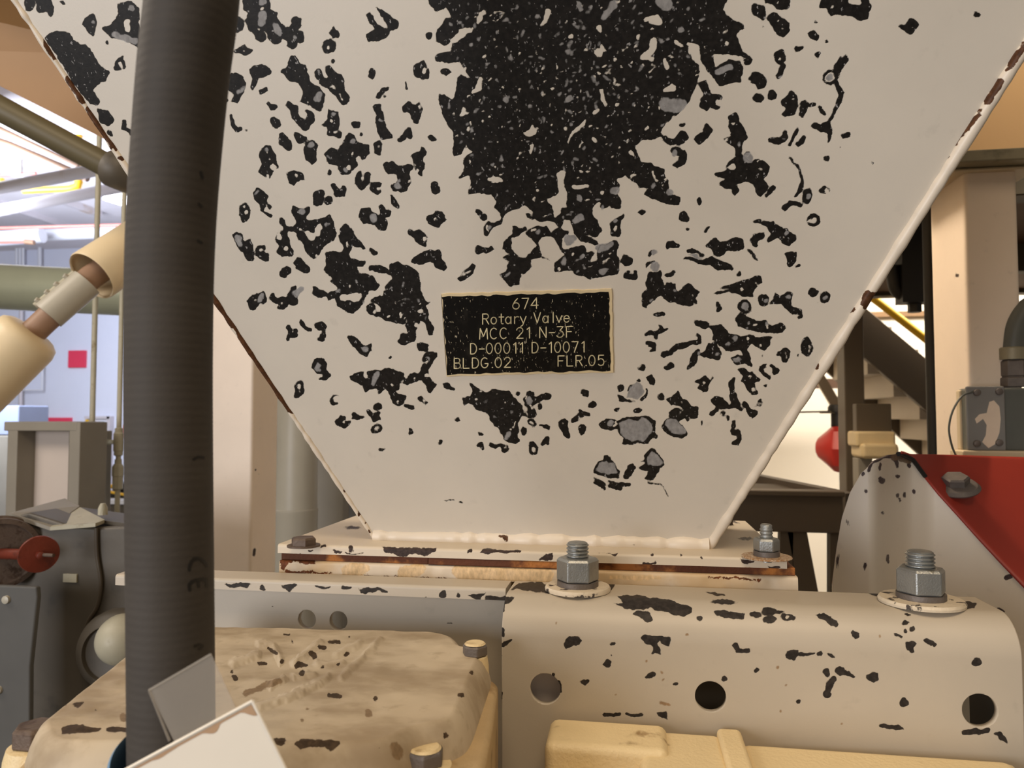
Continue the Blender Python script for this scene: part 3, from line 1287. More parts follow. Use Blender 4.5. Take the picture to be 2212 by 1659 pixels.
def slivers(n, cx, cy, sx, sy, rmin, rmax):
    out = []
    for _ in range(n):
        x, y = cx + rs.randn() * sx, cy + rs.randn() * sy
        L = rs.uniform(1, 9)
        a = rs.choice([rs.uniform(-0.9, -0.2), rs.uniform(1.2, 1.9), rs.uniform(0, 3.1)])
        r = rs.uniform(rmin, rmax)
        out.append('%s %.1f,%.1f,%.2f %.1f,%.1f,%.2f' % ('h' if rs.rand() < 0.5 else 'k', x, y, r, x + L * cos(a), y + L * sin(a), r * 0.7))
    # grey flakes only where the steel is already bare
    ok = []
    for t in out:
        x, y = float(t[2:].split(',')[0]), float(t[2:].split(',')[1])
        d, _g = HOP.sample(np.array([x]), np.array([y]), 0)
        if d[0] > 3:
            ok.append(t)
    HOP.load('\n'.join(ok)) if ok else None


slivers(260, 1180, 260, 150, 170, 1.5, 3.2)
slivers(120, 1340, 150, 130, 110, 1.6, 3.4)
slivers(90, 1220, 60, 150, 60, 1.6, 3.4)
slivers(40, 870, 640, 50, 45, 1.2, 2.4)
slivers(25, 1080, 880, 30, 40, 1.2, 2.2)
HOP.soften(1)
slivers(900, 1150, 480, 420, 330, 1.4, 3.0)

# bracket
KJ, KK = 600.0 / 1719.0, 612.0 / 1995.0
BRK = Field()
BRK.load("""
p 40,615 130,610 150,600 210,600 190,630 150,650 140,690 120,705 60,690 35,650
c 130,800,12 130,840,12
c 130,900,16 180,870,8
c 122,970,8
c 122,1190,7 120,1230,6
p 510,885 545,840 605,840 625,870 610,890 560,900 525,920
c 810,888,10 825,885,10
c 805,957,7
p 745,1015 775,980 800,1000 800,1030 780,1040
p 985,850 1010,830 1060,845 1100,845 1175,850 1175,870 1165,905 1140,895 1100,870 1085,890 1115,915 1115,955 1050,950 1060,910 1005,890
c 1030,1095,14 1060,1080,16
p 610,1130 630,1110 675,1110 675,1130 640,1148
c 1195,1140,10 1210,1142,10
c 1505,1110,17
c 445,1085,12
c 480,1120,12 492,1190,10
p 835,590 960,590 1100,610 1200,630 1300,660 1300,700 1250,720 1120,690 1050,670 1000,680 880,670 820,640 880,635
p 930,700 960,685 1050,695 1060,750 1030,760 990,730
c 1350,735,20
p 1375,570 1440,572 1510,590 1510,600 1420,585
e 1500,632,78,16
p 1435,695 1500,680 1560,690 1640,705 1620,740 1520,735 1450,715
c 1575,900,20 1585,930,14 1650,930,16
c 1705,1055,18
p 180,550 230,520 370,500 450,560 620,570 780,510 840,520 800,560 700,580 420,580 280,560
c 760,1328,12 850,1328,12
c 900,1330,10 990,1330,10
p 1080,1320 1150,1315 1150,1360 1090,1340
k 1270,835,12
k 460,765,8
k 1025,1000,9
k 1115,1065,8
k 1120,1110,8
k 1110,1250,10 1170,1270,6
k 830,1200,7
""", 1040, 1080, KJ)
BRK.load("""
e 110,580,42,20
e 205,560,55,28
e 270,565,40,16
e 340,600,55,28
e 205,615,45,28
h 330,600,13
p 520,580 580,570 640,590 695,640 690,660 640,655 600,620 540,605
p 770,710 790,685 840,710 830,740 800,755
c 1165,578,8 1195,578,7
e 1160,635,30,20
c 1160,690,16
c 1208,682,14
p 1078,705 1135,730 1130,750 1090,735
p 1165,770 1200,762 1240,785 1215,815 1225,850 1195,845 1165,815
p 1285,750 1320,745 1380,775 1360,805 1300,770
e 1660,912,36,25
p 310,860 330,830 400,830 410,860 380,905 320,880
c 410,855,12 520,855,10
c 560,855,20
p 605,850 640,845 675,885 640,880
c 600,980,24 615,1000,20
c 700,975,34
c 740,985,18 800,1012,14
c 655,1030,20 625,1060,22 620,1100,18
c 612,1140,30
p 885,1015 930,985 970,990 970,1040 935,1065 905,1045
c 408,1196,20
e 1150,1195,32,28
p 970,1350 1000,1340 1050,1360 1110,1345 1160,1390 1000,1385
c 1570,1405,18 1740,1400,22
p 1785,1410 1830,1405 1860,1440 1890,1505 1810,1440
p 860,420 1000,400 1020,450 1150,500 1480,520 1560,480 1660,490 1640,530 1500,550 1200,520 1000,470
k 975,735,11
k 258,948,11
k 320,1078,9
k 285,1262,11
k 712,1345,9
""", 1600, 1150, KK)

# gearbox lid, its worn marks and its cast relief
KL = 700.0 / 2006.0
K4 = 700.0 / 2212.0
GEA = Field()
GEA.load("""
c 500,833,7 530,833,7
c 545,875,8
c 780,870,10 840,882,10
c 900,852,8
c 715,912,12 750,912,10
c 660,945,14 690,970,18
c 890,955,16
c 350,1017,12 385,1017,10
c 580,1022,20 630,1025,15
c 740,1030,10
c 830,1020,12
c 610,1068,16
c 180,1065,12
c 195,1100,18
c 780,1210,12 850,1215,12
c 1065,1230,14
c 1660,1065,14
c 1595,1210,18
c 1718,1298,10
c 1490,1440,20 1500,1460,16
c 1085,1520,14
c 400,920,10 450,950,12
c 490,1000,16
k 1025,1322,24
k 610,1362,14
k 640,1290,10
k 470,1120,22 260,1200,18
k 1180,1540,40 1210,1580,40
p 420,1480 510,1470 500,1530 450,1520
p 555,1520 600,1475 720,1480 850,1490 840,1530 780,1550 700,1530 600,1540
""", 440, 1080, KL)
GEA.load("""
p 320,1000 360,975 400,985 360,1030 390,1060 360,1090 330,1060
c 420,1012,8 450,1015,8
p 500,1005 580,1005 540,1045 510,1030
c 630,858,12
c 720,790,8
c 655,1050,8
k 850,1105,28
p 420,1170 500,1150 620,1165 690,1170 680,1200 560,1215 420,1230
c 740,1185,18 860,1190,16
c 585,1430,16
p 0,1350 150,1310 100,1370 0,1420
""", 0, 1200, K4)
REL = Field()
REL.load("""
c 560,1010,20 720,880,18
c 600,1190,22 770,1100,16
c 340,1290,20 600,1190,22
c 850,1100,14 1090,870,10
c 350,890,20 430,900,16 480,1000,18
c 820,960,12 960,890,12
c 180,1010,20 330,960,18
c 700,1010,12 860,1010,12
c 560,1090,12 680,1080,14
c 420,1150,16 500,1110,14
""", 440, 1080, KL)

# ------------------------------------------------------------------ the room shell
ZC = 3.55
YBL, YBR = 8.0, 6.2
b = MB().box(-9, 8, -4.5, 9, -0.1, 0.0)
struct(b.build('floor', M['floor']))
b = MB().box(-9, 8, 3.2, 9, ZC, ZC + 0.1)
struct(b.build('ceiling', M['ceilw']))
b = MB().box(-9, -0.4, YBL, YBL + 0.15, 0, ZC)
struct(b.build('wall_back_left', M['wallblock']))
b = MB().box(-0.25, 8, YBR, YBR + 0.15, 0, ZC)
struct(b.build('wall_back_right', M['wallr']))
b = MB().box(-0.4, -0.25, 1.45, YBL + 0.15, 0, ZC)  # unseen front end drawn forward to keep light off the left column
struct(b.build('wall_partition', M['wallr']))
# rails along the pale right wall
b = MB().box(-0.2, 7.9, YBR - 0.05, YBR - 0.002, 2.28, 2.32)
struct(b.build('trim_1', M['tan']))


def orient(co, faces, d):
    f = faces[len(faces) // 2]
    n = np.cross(co[f[1]] - co[f[0]], co[f[2]] - co[f[0]])
    return faces if n @ np.asarray(d) > 0 else [fc[::-1] for fc in faces]


# ------------------------------------------------------------------ hopper
ZF = 1.372            # top of the hopper flange
YH = 0.747            # foot of the hopper front
KS = 0.5              # how far each wall leans out per metre of rise
a0 = at_y(810, 1166, YH)
b0 = at_y(1530, 1172, YH)
XL0, XR0 = a0[0], b0[0]
Z0, Z1 = ZF, 2.35
SL, SR = 0.487, 0.517
n_h = np.array([0, -1.0, -KS])
n_h /= np.linalg.norm(n_h)


def on_hopper(px, py, off=0.0):
    d = ray(px, py)
    t = (YH - KS * (CAMPOS[2] - Z0)) / (d[1] + KS * d[2])
    return CAMPOS + d * t + n_h * off


ZT = 1.94             # the traced sheet ends a little above the frame
hopper = thing('hopper', 'white sloping steel hopper covered in black paint chips, carrying a black nameplate', 'hopper', ((XL0 + XR0) / 2, YH + 0.07, ZF))


def hop_fn(U, V):
    z = Z0 + V * (Z1 - Z0)
    xl = XL0 - SL * (z - Z0)
    xr = XR0 + SR * (z - Z0)
    x = xl + (xr - xl) * U
    y = YH - KS * (z - Z0)
    return np.stack([x, y, z], 1)


co, fs = grid(760, 570, lambda U, V: hop_fn(U, V * (ZT - Z0) / (Z1 - Z0)))
mb = MB().add(co, orient(co, fs, n_h))
co2, fs2 = grid(3, 2, lambda U, V: hop_fn(U, (ZT - Z0 + V * (Z1 - ZT)) / (Z1 - Z0)))
mb.add(co2, orient(co2, fs2, n_h))
mb.build('front_plate', M['hopper'], hopper, attrs=wear(mb, HOP))
DB = 0.14             # depth of the hopper mouth


def corner(ix, iy, z):
    h = z - Z0
    return np.array([(XR0 + SR * h) if ix else (XL0 - SL * h), (YH + DB + KS * h) if iy else (YH - KS * h), z])


for nm, seq in (('left_plate', [(0, 1), (0, 0)]), ('right_plate', [(1, 0), (1, 1)]), ('back_plate', [(1, 1), (0, 1)])):
    q = [corner(*seq[0], Z0), corner(*seq[1], Z0), corner(*seq[1], Z1), corner(*seq[0], Z1)]
    inn = np.array([(XL0 + XR0) / 2, YH + DB / 2, 1.7]) - (q[0] + q[2]) / 2
    nn = np.cross(q[1] - q[0], q[3] - q[0])
    nn /= np.linalg.norm(nn)
    if nn @ inn < 0:
        nn = -nn
    MB().prism(q, nn * 0.005).build(nm, M['cream'], hopper)


def bead(pts, r, nm, parent, fld, seed, mat='weld', wob=0.28):
    R = np.random.RandomState(seed)
    n = len(pts)
    base = R.rand(n // 3 + 3)
    rr = [r * (1 + wob * (base[i // 3] * (1 - (i % 3) / 3) + base[i // 3 + 1] * (i % 3) / 3 - 0.5) * 2) for i in range(n)]
    m = MB().tube(pts, rr, 10)
    return m.build(nm, M[mat], parent, smooth=60, attrs=wear(m, fld, None, 5.0))


WEL = Field()
WEL.load("""
c 95,88,6 120,122,8
c 150,168,9 180,212,9
c 196,236,10 232,292,12 250,322,6
c 262,340,8
c 436,594,22 486,668,22 516,706,14 556,774,20 596,826,22 630,874,20 640,886,8
c 690,960,4
c 745,1060,4
c 775,1108,4
c 790,1130,4
c 800,1150,4
c 1880,640,12 1868,655,12
c 1840,670,9
c 1755,785,14 1738,810,13
c 1668,913,8 1660,925,5
c 1606,1022,7
c 1590,1040,7
c 2215,95,6 2190,130,8 2172,158,3
c 2160,178,7 2130,222,8
c 2118,240,5 2100,268,7 2070,300,4 2030,355,3
c 1086,1160,5
c 1094,1164,6
c 1370,1175,4
""")


def lerp(a, b, n):
    return [np.asarray(a) + (np.asarray(b) - np.asarray(a)) * i / (n - 1) for i in range(n)]


o_ = np.array([0, 0.001, 0])
bead(lerp(corner(0, 0, Z0) + n_h * .001 + (0, 0, .003), corner(1, 0, Z0) + n_h * .001 + (0, 0, .003), 130), 0.0085, 'bottom_weld', hopper, WEL, 1, 'weld', 0.20)
bead(lerp(corner(0, 0, Z0 + .002), corner(0, 0, 2.3), 480), 0.0024, 'left_weld', hopper, WEL, 2, 'weld', 0.3)
bead(lerp(corner(1, 0, Z0 + .002), corner(1, 0, 2.3), 480), 0.0046, 'right_weld', hopper, WEL, 3, 'weld', 0.14)

# flange of the hopper
FLA = Field()
FLA.load("""
c 655,320,7 675,314,5
p 1105,292 1440,297 1435,315 1370,345 1300,340 1230,350 1120,330
c 910,302,16
c 725,292,8 755,292,8
e 1650,315,16,12
p 1720,305 1970,310 1960,322 1860,332 1720,328
c 800,320,5 850,327,6
c 875,327,4 980,330,4
e 925,168,45,7
c 560,330,4 590,330,4
""", 440, 1080, KL)
FLA.load("""
p 0,305 240,310 230,322 80,330 0,325
p 355,370 400,330 445,330 445,372
p 700,325 850,330 830,348 800,335
c 1060,338,10
c 1230,345,8
c 1360,352,8
p 1600,370 1690,375 1680,390 1610,385
c 1010,392,8 1080,395,9
e 1550,138,45,6
e 1635,238,50,7
c 950,265,5
k 1640,420,10 1680,440,10
""", 1040, 1080, KJ)
FLA.load("""
p 0,195 100,200 90,215 10,220
p 190,240 280,240 280,255 195,262
""", 1600, 1150, KK)
YF = 0.702
fl = at_y(600, 1187, YF)
fr = at_y(1700, 1222, YF)
FX0, FX1, FY0, FY1 = fl[0], fr[0], YF, 0.945


def slab(nm, mat, parent, x0, x1, y0, y1, z0, z1, fld, nx, nz, ny, jag=0.0):
    """flat bar with a finely divided front and top so that its worn marks follow the photo"""
    m = MB()
    r = min(0.003, (z1 - z0) * 0.4)

    def prof(U, V):
        # V runs: back top -> front top -> round -> front bottom
        x = x0 + (x1 - x0) * U
        s = V
        y = np.where(s < .5, y1 + (y0 + r - y1) * (s / .5), 0)
        z = np.where(s < .5, z1, 0)
        an = np.clip((s - .5) / .15, 0, 1) * pi / 2
        y = np.where((s >= .5) & (s < .65), y0 + r - r * np.sin(an), y)
        z = np.where((s >= .5) & (s < .65), z1 - r + r * np.cos(an), z)
        y = np.where(s >= .65, y0, y)
        z = np.where(s >= .65, z1 - r + (z0 - z1 + r) * (s - .65) / .35, z)
        y = y + jag * vnoise(x * 1000, z * 1000, 9, 5) * (s > .45)
        return np.stack([x, y, z], 1)
    c_, f_ = grid(nx, 2 * nz + ny, prof)
    m.add(c_, orient(c_, f_, (0, -.01, 1)))
    m.add([(x0, y0, z0), (x1, y0, z0), (x1, y1, z0), (x0, y1, z0)], [(0, 3, 2, 1)])
    m.add([(x0, y0, z0), (x0, y1, z0), (x0, y1, z1), (x0, y0 + r, z1), (x0, y0, z1 - r)], [(0, 4, 3, 2, 1)])
    m.add([(x1, y0, z0), (x1, y1, z0), (x1, y1, z1), (x1, y0 + r, z1), (x1, y0, z1 - r)], [(0, 1, 2, 3, 4)])
    m.add([(x0, y1, z0), (x1, y1, z0), (x1, y1, z1), (x0, y1, z1)], [(0, 3, 2, 1)])
    return m.build(nm, M[mat], parent, smooth=40, attrs=wear(m, fld, None, 3.0))


slab('flange', 'flange', hopper, FX0, FX1, FY0, FY1, ZF - 0.009, ZF, FLA, 620, 12, 40)


def hexhead(m, c, r, h, ax=(0, 0, 1), ph=0.2, mi=0):
    m.lathe([(r, 0), (r, h * .82), (r * .86, h)], c, ax, 6, mi, ph)
    return m


def stud_nut(parent, c, nut_r, nut_h, stud_r, stud_h, wash_r, ph=0.3, wash='washer', wt=0.004, nmat='zinc', tilt=None):
    """stud > washer, spring washer, nut"""
    c = np.asarray(c)
    z0 = wt + 0.0045
    p = [(stud_r * .9, -0.004)]
    z = z0 + nut_h * 0.7
    top = z0 + nut_h + stud_h
    while z < top - 0.004:
        p += [(stud_r * .86, z), (stud_r, z + .0011), (stud_r, z + .0017), (stud_r * .86, z + .0028)]
        z += .0031
    p += [(stud_r * .9, top - .001), (stud_r * .74, top)]
    s = MB().lathe(p, c, (0, 0, 1), 28).build('stud', M[nmat], parent, smooth=50)
    w = MB().lathe([(wash_r, 0), (wash_r * 1.01, wt * .5), (wash_r * .97, wt), (stud_r, wt)], c, (0, 0, 1), 48)
    w.build('washer', M[wash], s, smooth=40)
    MB().lathe([(nut_r * .97, wt), (nut_r * .97, z0)], c, (0, 0, 1), 36).build('spring_washer', M['boltgrey'], s)
    n = MB().lathe([(nut_r * .95, z0), (nut_r, z0 + .0015), (nut_r, z0 + nut_h - .0025), (nut_r * .88, z0 + nut_h)], c, (0, 0, 1), 6, 0, ph)
    n.build('nut', M[nmat], s, smooth=20, bevel=0.0012)
    return s


# bolts of the flange
c = at_z(656, 1180, ZF)
m = MB()
hexhead(m, c, 0.0125, 0.009, ph=0.55)
m.lathe([(0.016, 0), (0.016, 0.0015)], c, (0, 0, 1), 30)
m.build('flange_bolt', M['boltbrown'], hopper, smooth=25)
c = at_z(1656, 1204, ZF)
stud_nut(hopper, c, 0.0118, 0.012, 0.0058, 0.012, 0.022, 0.35, 'flange', 0.0015)
for px in (900, 1300, 1560):
    c = np.array([at_y(px, 1120, FY1 - .03)[0], FY1 - .03, ZF])
    hexhead(MB(), c, 0.0125, 0.009).build('flange_bolt', M['boltbrown'], hopper, smooth=25)

# ------------------------------------------------------------------ nameplate
NPC = [(954.5, 634), (1321.5, 623), (1325.5, 803), (965.5, 811)]
np_c = np.mean([on_hopper(*p) for p in NPC], axis=0)
nameplate = thing('nameplate', 'black engraved nameplate reading 674 Rotary Valve, stuck on the chipped white hopper', 'nameplate', np_c)


def np_pt(u, v, off):
    A, B, C_, D_ = [np.array(p) for p in NPC]
    p = (A * (1 - u) + B * u) * (1 - v) + (D_ * (1 - u) + C_ * u) * v
    return on_hopper(p[0], p[1], off)


def np_sheet(u0, u1, v0, v1, off0, off1, nm, mat, wob):
    nu, nv = 60, 28
    m = MB()
    co = []
    for j in range(nv):
        for i in range(nu):
            u = u0 + (u1 - u0) * i / (nu - 1)
            v = v0 + (v1 - v0) * j / (nv - 1)
            if j in (0, nv - 1):
                v += wob * float(vnoise(i * 3.0, j * 7.0, 7, 6))
            if i in (0, nu - 1):
                u += wob * 0.4 * float(vnoise(j * 3.0, i * 7.0, 4, 7))
            co.append(np_pt(u, v, off1))
    idx = np.arange(nu * nv).reshape(nv, nu)
    f = np.stack([idx[:-1, :-1], idx[:-1, 1:], idx[1:, 1:], idx[1:, :-1]], -1).reshape(-1, 4).tolist()
    m.add(co, orient(np.array(co), f, n_h))
    ring = list(idx[0, :]) + list(idx[1:, -1]) + list(idx[-1, -2::-1]) + list(idx[-2:0, 0])
    low = []
    for r in ring:
        low.append(np.asarray(co[r]) - n_h * (off1 - off0))
    k0 = len(m.v)
    m.v.extend([tuple(p) for p in low])
    for i in range(len(ring)):
        j = (i + 1) % len(ring)
        m.f.append([int(ring[j]), int(ring[i]), k0 + i, k0 + j])
        m.mi.append(0)
    return m.build(nm, mat, nameplate, smooth=50)


np_sheet(0, 1, 0, 1, 0.0001, 0.0016, 'backing', M['platecore'], 0.008)
np_sheet(0.004, 0.983, 0.035, 0.975, 0.0016, 0.0019, 'face', M['plateblack'], 0.013)


def arc(cx, cy, rx, ry, a0, a1, n=14):
    return [(cx + rx * cos(radians(a0 + (a1 - a0) * i / n)), cy + ry * sin(radians(a0 + (a1 - a0) * i / n))) for i in range(n + 1)]


GL = {
    '0': [arc(.3, .5, .27, .5, 0, 360, 24)], '1': [[(.14, .82), (.34, 1), (.34, 0)]],
    '2': [arc(.3, .72, .26, .28, 170, -35) + [(.04, 0), (.58, 0)]],
    '3': [[(.06, 1), (.55, 1), (.28, .62)] + arc(.28, .31, .29, .31, 80, -150)],
    '4': [[(.46, 0), (.46, 1), (.0, .3), (.6, .3)]],
    '5': [[(.54, 1), (.12, 1), (.08, .56)] + arc(.3, .33, .27, .33, 128, -140)],
    '6': [arc(.3, .3, .27, .3, 0, 360, 24), [(.43, 1), (.2, .72), (.05, .4)]],
    '7': [[(.03, 1), (.58, 1), (.24, 0)]],
    'R': [[(.05, 0), (.05, 1), (.35, 1)] + arc(.35, .76, .22, .24, 90, -90) + [(.05, .52)], [(.32, .52), (.6, 0)]],
    'o': [arc(.28, .33, .25, .33, 0, 360, 20)],
    't': [[(.25, .95), (.25, .12)] + arc(.38, .12, .13, .12, 180, 290), [(.05, .66), (.48, .66)]],
    'a': [arc(.27, .33, .24, .33, 0, 360, 20), [(.52, .66), (.52, 0)]],
    'r': [[(.12, .66), (.12, 0)], arc(.37, .38, .25, .28, 180, 60)],
    'y': [[(.02, .66), (.28, .04)], [(.55, .66), (.24, -.18), (.06, -.3)]],
    'V': [[(0, 1), (.3, 0), (.6, 1)]], 'l': [[(.25, 1), (.25, 0)]], 'v': [[(.02, .66), (.28, 0), (.54, .66)]],
    'e': [[(.04, .36), (.53, .36)] + arc(.28, .33, .25, .33, 5, 320)],
    'M': [[(0, 0), (.05, 1), (.32, .25), (.6, 1), (.66, 0)]], 'C': [arc(.33, .5, .31, .5, 50, 310)],
    'N': [[(.04, 0), (.04, 1), (.58, 0), (.58, 1)]], 'F': [[(.05, 0), (.05, 1), (.58, 1)], [(.05, .52), (.46, .52)]],
    'D': [[(.05, 0), (.05, 1), (.25, 1)] + arc(.25, .5, .34, .5, 90, -90) + [(.05, 0)]],
    'B': [[(.05, 0), (.05, 1), (.33, 1)] + arc(.33, .77, .2, .23, 90, -90) + [(.05, .54)],
          [(.33, .54)] + arc(.33, .27, .25, .27, 90, -90) + [(.05, 0)]],
    'L': [[(.05, 1), (.05, 0), (.55, 0)]],
    'G': [arc(.33, .5, .31, .5, 50, 345) + [(.62, .42), (.36, .42)]],
    '-': [[(.05, .46), (.5, .46)]], '.': [[(.14, .02), (.18, .02)]], ' ': [],
    'E': [[(.55, 1), (.05, 1), (.05, 0), (.55, 0)], [(.05, .52), (.46, .52)]],
}
ADV = {'1': .6, 'l': .5, '.': .36, 't': .62, 'M': .86, ' ': .55, 'r': .62, 'a': .74, 'o': .72, 'e': .74, 'v': .7, 'y': .72, '-': .66, 'C': .82, 'G': .84}


def strokes(m, pts, w, put):
    """flat engraved stroke of width w along 2-D pts; put(x, y) -> 3-D"""
    for (x0, y0), (x1, y1) in zip(pts[:-1], pts[1:]):
        dx, dy = x1 - x0, y1 - y0
        L = sqrt(dx * dx + dy * dy) + 1e-9
        nx, ny = -dy / L * w / 2, dx / L * w / 2
        q = [(x0 - nx, y0 - ny), (x1 - nx, y1 - ny), (x1 + nx, y1 + ny), (x0 + nx, y0 + ny)]
        m.add([put(*p) for p in q], [(0, 1, 2, 3)])
    for (x, y) in pts:
        m.add([put(x + w / 2 * cos(k * pi / 4), y + w / 2 * sin(k * pi / 4)) for k in range(8)], [tuple(range(8))])


TK = 500.0 / 2212.0
LINES = [('674', 918, 470, 1166, 462, 100), ('Rotary Valve', 630, 614, 1466, 594, 98), ('MCC 21 N-3F', 606, 756, 1498, 736, 102),
         ('D-00011 D-10071', 514, 898, 1612, 878, 100), ('BLDG.02', 358, 1036, 905, 1024, 96), ('FLR.05', 1348, 1014, 1796, 1006, 98)]
for (txt, x0, y0, x1, y1, cap) in LINES:
    m = MB()
    tot = sum(ADV.get(ch, .78) for ch in txt) - .16
    sc = (x1 - x0) / tot
    pen = 0.0
    for ch in txt:
        for st in GL[ch]:
            pl = []
            for (gx, gy) in st:
                X = x0 + (pen + gx) * sc
                Y = y0 + (y1 - y0) * (X - x0) / (x1 - x0) - gy * cap
                pl.append((X, Y))
            strokes(m, pl, 9.5, lambda x, y: on_hopper(900 + x * TK, 560 + y * TK, 0.00205))
        pen += ADV.get(ch, .78)
    m.build('lettering', M['engrave'], nameplate)

# ------------------------------------------------------------------ rotary valve under the hopper: rusted gasket, inlet flange, body
valve = thing('rotary_valve', 'rust-stained white flange of the valve bolted beneath the hopper', 'valve', ((FX0 + FX1) / 2, 0.82, 1.34))
LOW = Field()
LOW.load("""
p 470,350 700,350 690,400 620,395 560,385 520,395 490,440 470,420
c 510,440,10 580,455,10 640,450,8 790,460,5
c 960,468,4 1200,480,4 1500,490,4
k 900,440,50 1000,430,30
k 1250,450,50 1330,430,40
k 1600,440,60 1800,470,50
""", 440, 1080, KL)
LOW.load("""
k 50,440,60 400,470,50
c 0,500,6 180,508,5
k 800,480,14 1100,480,12
c 1400,478,6 1719,492,7
""", 1040, 1080, KJ)
gx0 = at_y(606, 1220, YF + .004)[0]
gx1 = at_y(1722, 1240, YF + .004)[0]
ZG0, ZG1 = ZF - 0.0165, ZF - 0.0092
m = MB()
NG = 160
for (u0, u1, dy, dz) in ((0, .31, .005, 0), (.31, .62, .001, .001), (.62, 1, .006, 0)):
    x0, x1 = gx0 + (gx1 - gx0) * u0, gx0 + (gx1 - gx0) * u1 - .001
    m.box(x0, x1, FY0 + dy, FY1, ZG0 + dz * .5, ZG1)
m.build('gasket', M['rust'], valve, bevel=0.001)
slab('inlet_flange', 'lowflange', valve, gx0, gx1, FY0 + .001, FY1, ZG0 - 0.0130, ZG0, LOW, 500, 12, 6, 0.0006)
ZB = 1.3448
zlow = ZG0 - 0.0105
m = MB()
m.box(FX0 + .13, FX1 - .10, 0.735, 0.93, 1.20, zlow)
m.lathe([(0.100, FX0 + .13), (0.100, FX1 - .10)], (0, 0.835, 1.16), (1, 0, 0), 40)
m.build('body', M['creamcast'], valve, bevel=0.004)
MB().lathe([(0.05, FX1 - .10), (0.05, FX1 + .07), (.03, FX1 + .072)], (0, 0.80, 1.19), (1, 0, 0), 32).build('shaft_housing', M['darkgrey'], valve)
for x in (FX0 + .17, FX1 - .15):
    for y in (.77, .90):
        MB().box(x - .02, x + .02, y - .02, y + .02, 0, 1.1).build('leg', M['midgrey'], valve)

# ------------------------------------------------------------------ motor bracket with three holes (front right)
YBF = 0.622
RB = 0.030
bx0 = at_y(1084, 1420, YBF)[0]
bx1 = at_y(2208, 1420, YBF)[0]
YBB = 0.697
bracket = thing('motor_bracket', 'white bent steel bracket with three round holes, front right below the hopper', 'bracket', ((bx0 + bx1) / 2, 0.66, 1.34))
L1, L2, L3 = YBB - (YBF + RB), RB * pi / 2, ZB - RB - 1.08


def brk_fn(U, V):
    s = V * (L1 + L2 + L3)
    x = bx0 + (bx1 - bx0) * U
    y = np.where(s < L1, YBB - s, 0)
    z = np.where(s < L1, ZB, 0)
    an = (s - L1) / RB
    k = (s >= L1) & (s < L1 + L2)
    y = np.where(k, YBF + RB - RB * np.sin(an), y)
    z = np.where(k, ZB - RB + RB * np.cos(an), z)
    k = s >= L1 + L2
    y = np.where(k, YBF, y)
    z = np.where(k, ZB - RB - (s - L1 - L2), z)
    return np.stack([x, y, z], 1)


co, fs = grid(480, 340, brk_fn)
holes = []
for (px, py, r) in ((1178, 1488, 33), (1535, 1505, 33), (2117, 1535, 36)):
    c = at_y(px, py, YBF)
    holes.append((c, r / FPX * float((c - CAMPOS) @ FWD)))
co, fs = punch(co, fs, holes)
m = MB().add(co, orient(co, fs, (0, -.1, 1)))
m.build('channel', M['bracket'], bracket, solid=0.006, attrs=wear(m, BRK))
MB().box(bx0 + .003, bx0 + .085, YBF + .020, YBF + .026, 1.09, 1.30).build('light_catch_plate', M['panel'], bracket)  # added just behind the first hole so that it catches light
MB().prism([(bx1 - .007, YBF + .006, 1.08), (bx1 - .007, YBB, 1.08), (bx1 - .007, YBB, ZB - .006), (bx1 - .007, YBF + RB, ZB - .006), (bx1 - .007, YBF + .006, ZB - RB)], (.006, 0, 0)).build('shade_plate', M['black'], bracket)  # black sheet standing in for the deep shade inside the third hole
c = at_z(1248, 1274, ZB + .0005)
stud_nut(bracket, c, 0.0190, 0.0205, 0.0100, 0.0135, 0.0290, 0.62)
c = at_z(1990, 1302, ZB + .0005)
stud_nut(bracket, c, 0.0194, 0.0210, 0.0112, 0.0135, 0.0325, 0.55)
for x in (bx0 + .05, bx1 - .06):
    MB().box(x - .03, x + .03, 0.645, 0.69, 0.0, 1.2).build('leg', M['midgrey'], bracket)

# ------------------------------------------------------------------ left channel beam behind the gearbox
BEA = Field()
BEA.load("""
p 130,515 300,520 280,530 270,555 240,545 215,540 160,545
c 368,540,16
p 475,525 585,525 550,550 535,580 510,550
p 680,525 770,540 790,550 720,553 690,540
c 860,548,12 905,548,10
p 960,550 1090,545 1140,560 1140,575 1080,570 990,580
e 745,602,55,20
p 1275,640 1320,607 1380,607 1385,648
c 1485,583,22
c 1575,588,12
p 1620,580 1745,580 1730,600 1710,625 1680,610
p 1740,600 1900,600 1900,720 1755,700
""", 440, 1080, KL)
YLF = 0.664
lx0 = at_y(249, 1262, YLF)[0]
lx1 = at_y(1092, 1290, YLF)[0]
beam = thing('channel_beam', 'white channel beam with two round holes, running left behind the cream gearbox', 'beam', ((lx0 + lx1) / 2, 0.7, 1.33))
slab('top_flange', 'bracket', beam, lx0, lx1, YLF, YBB, ZB - 0.0105, ZB, BEA, 420, 12, 14)
YW = 0.690


def web_fn(U, V):
    return np.stack([lx0 + (lx1 + .02 - lx0) * U, np.full_like(U, YW), ZB - .0106 - V * .26], 1)


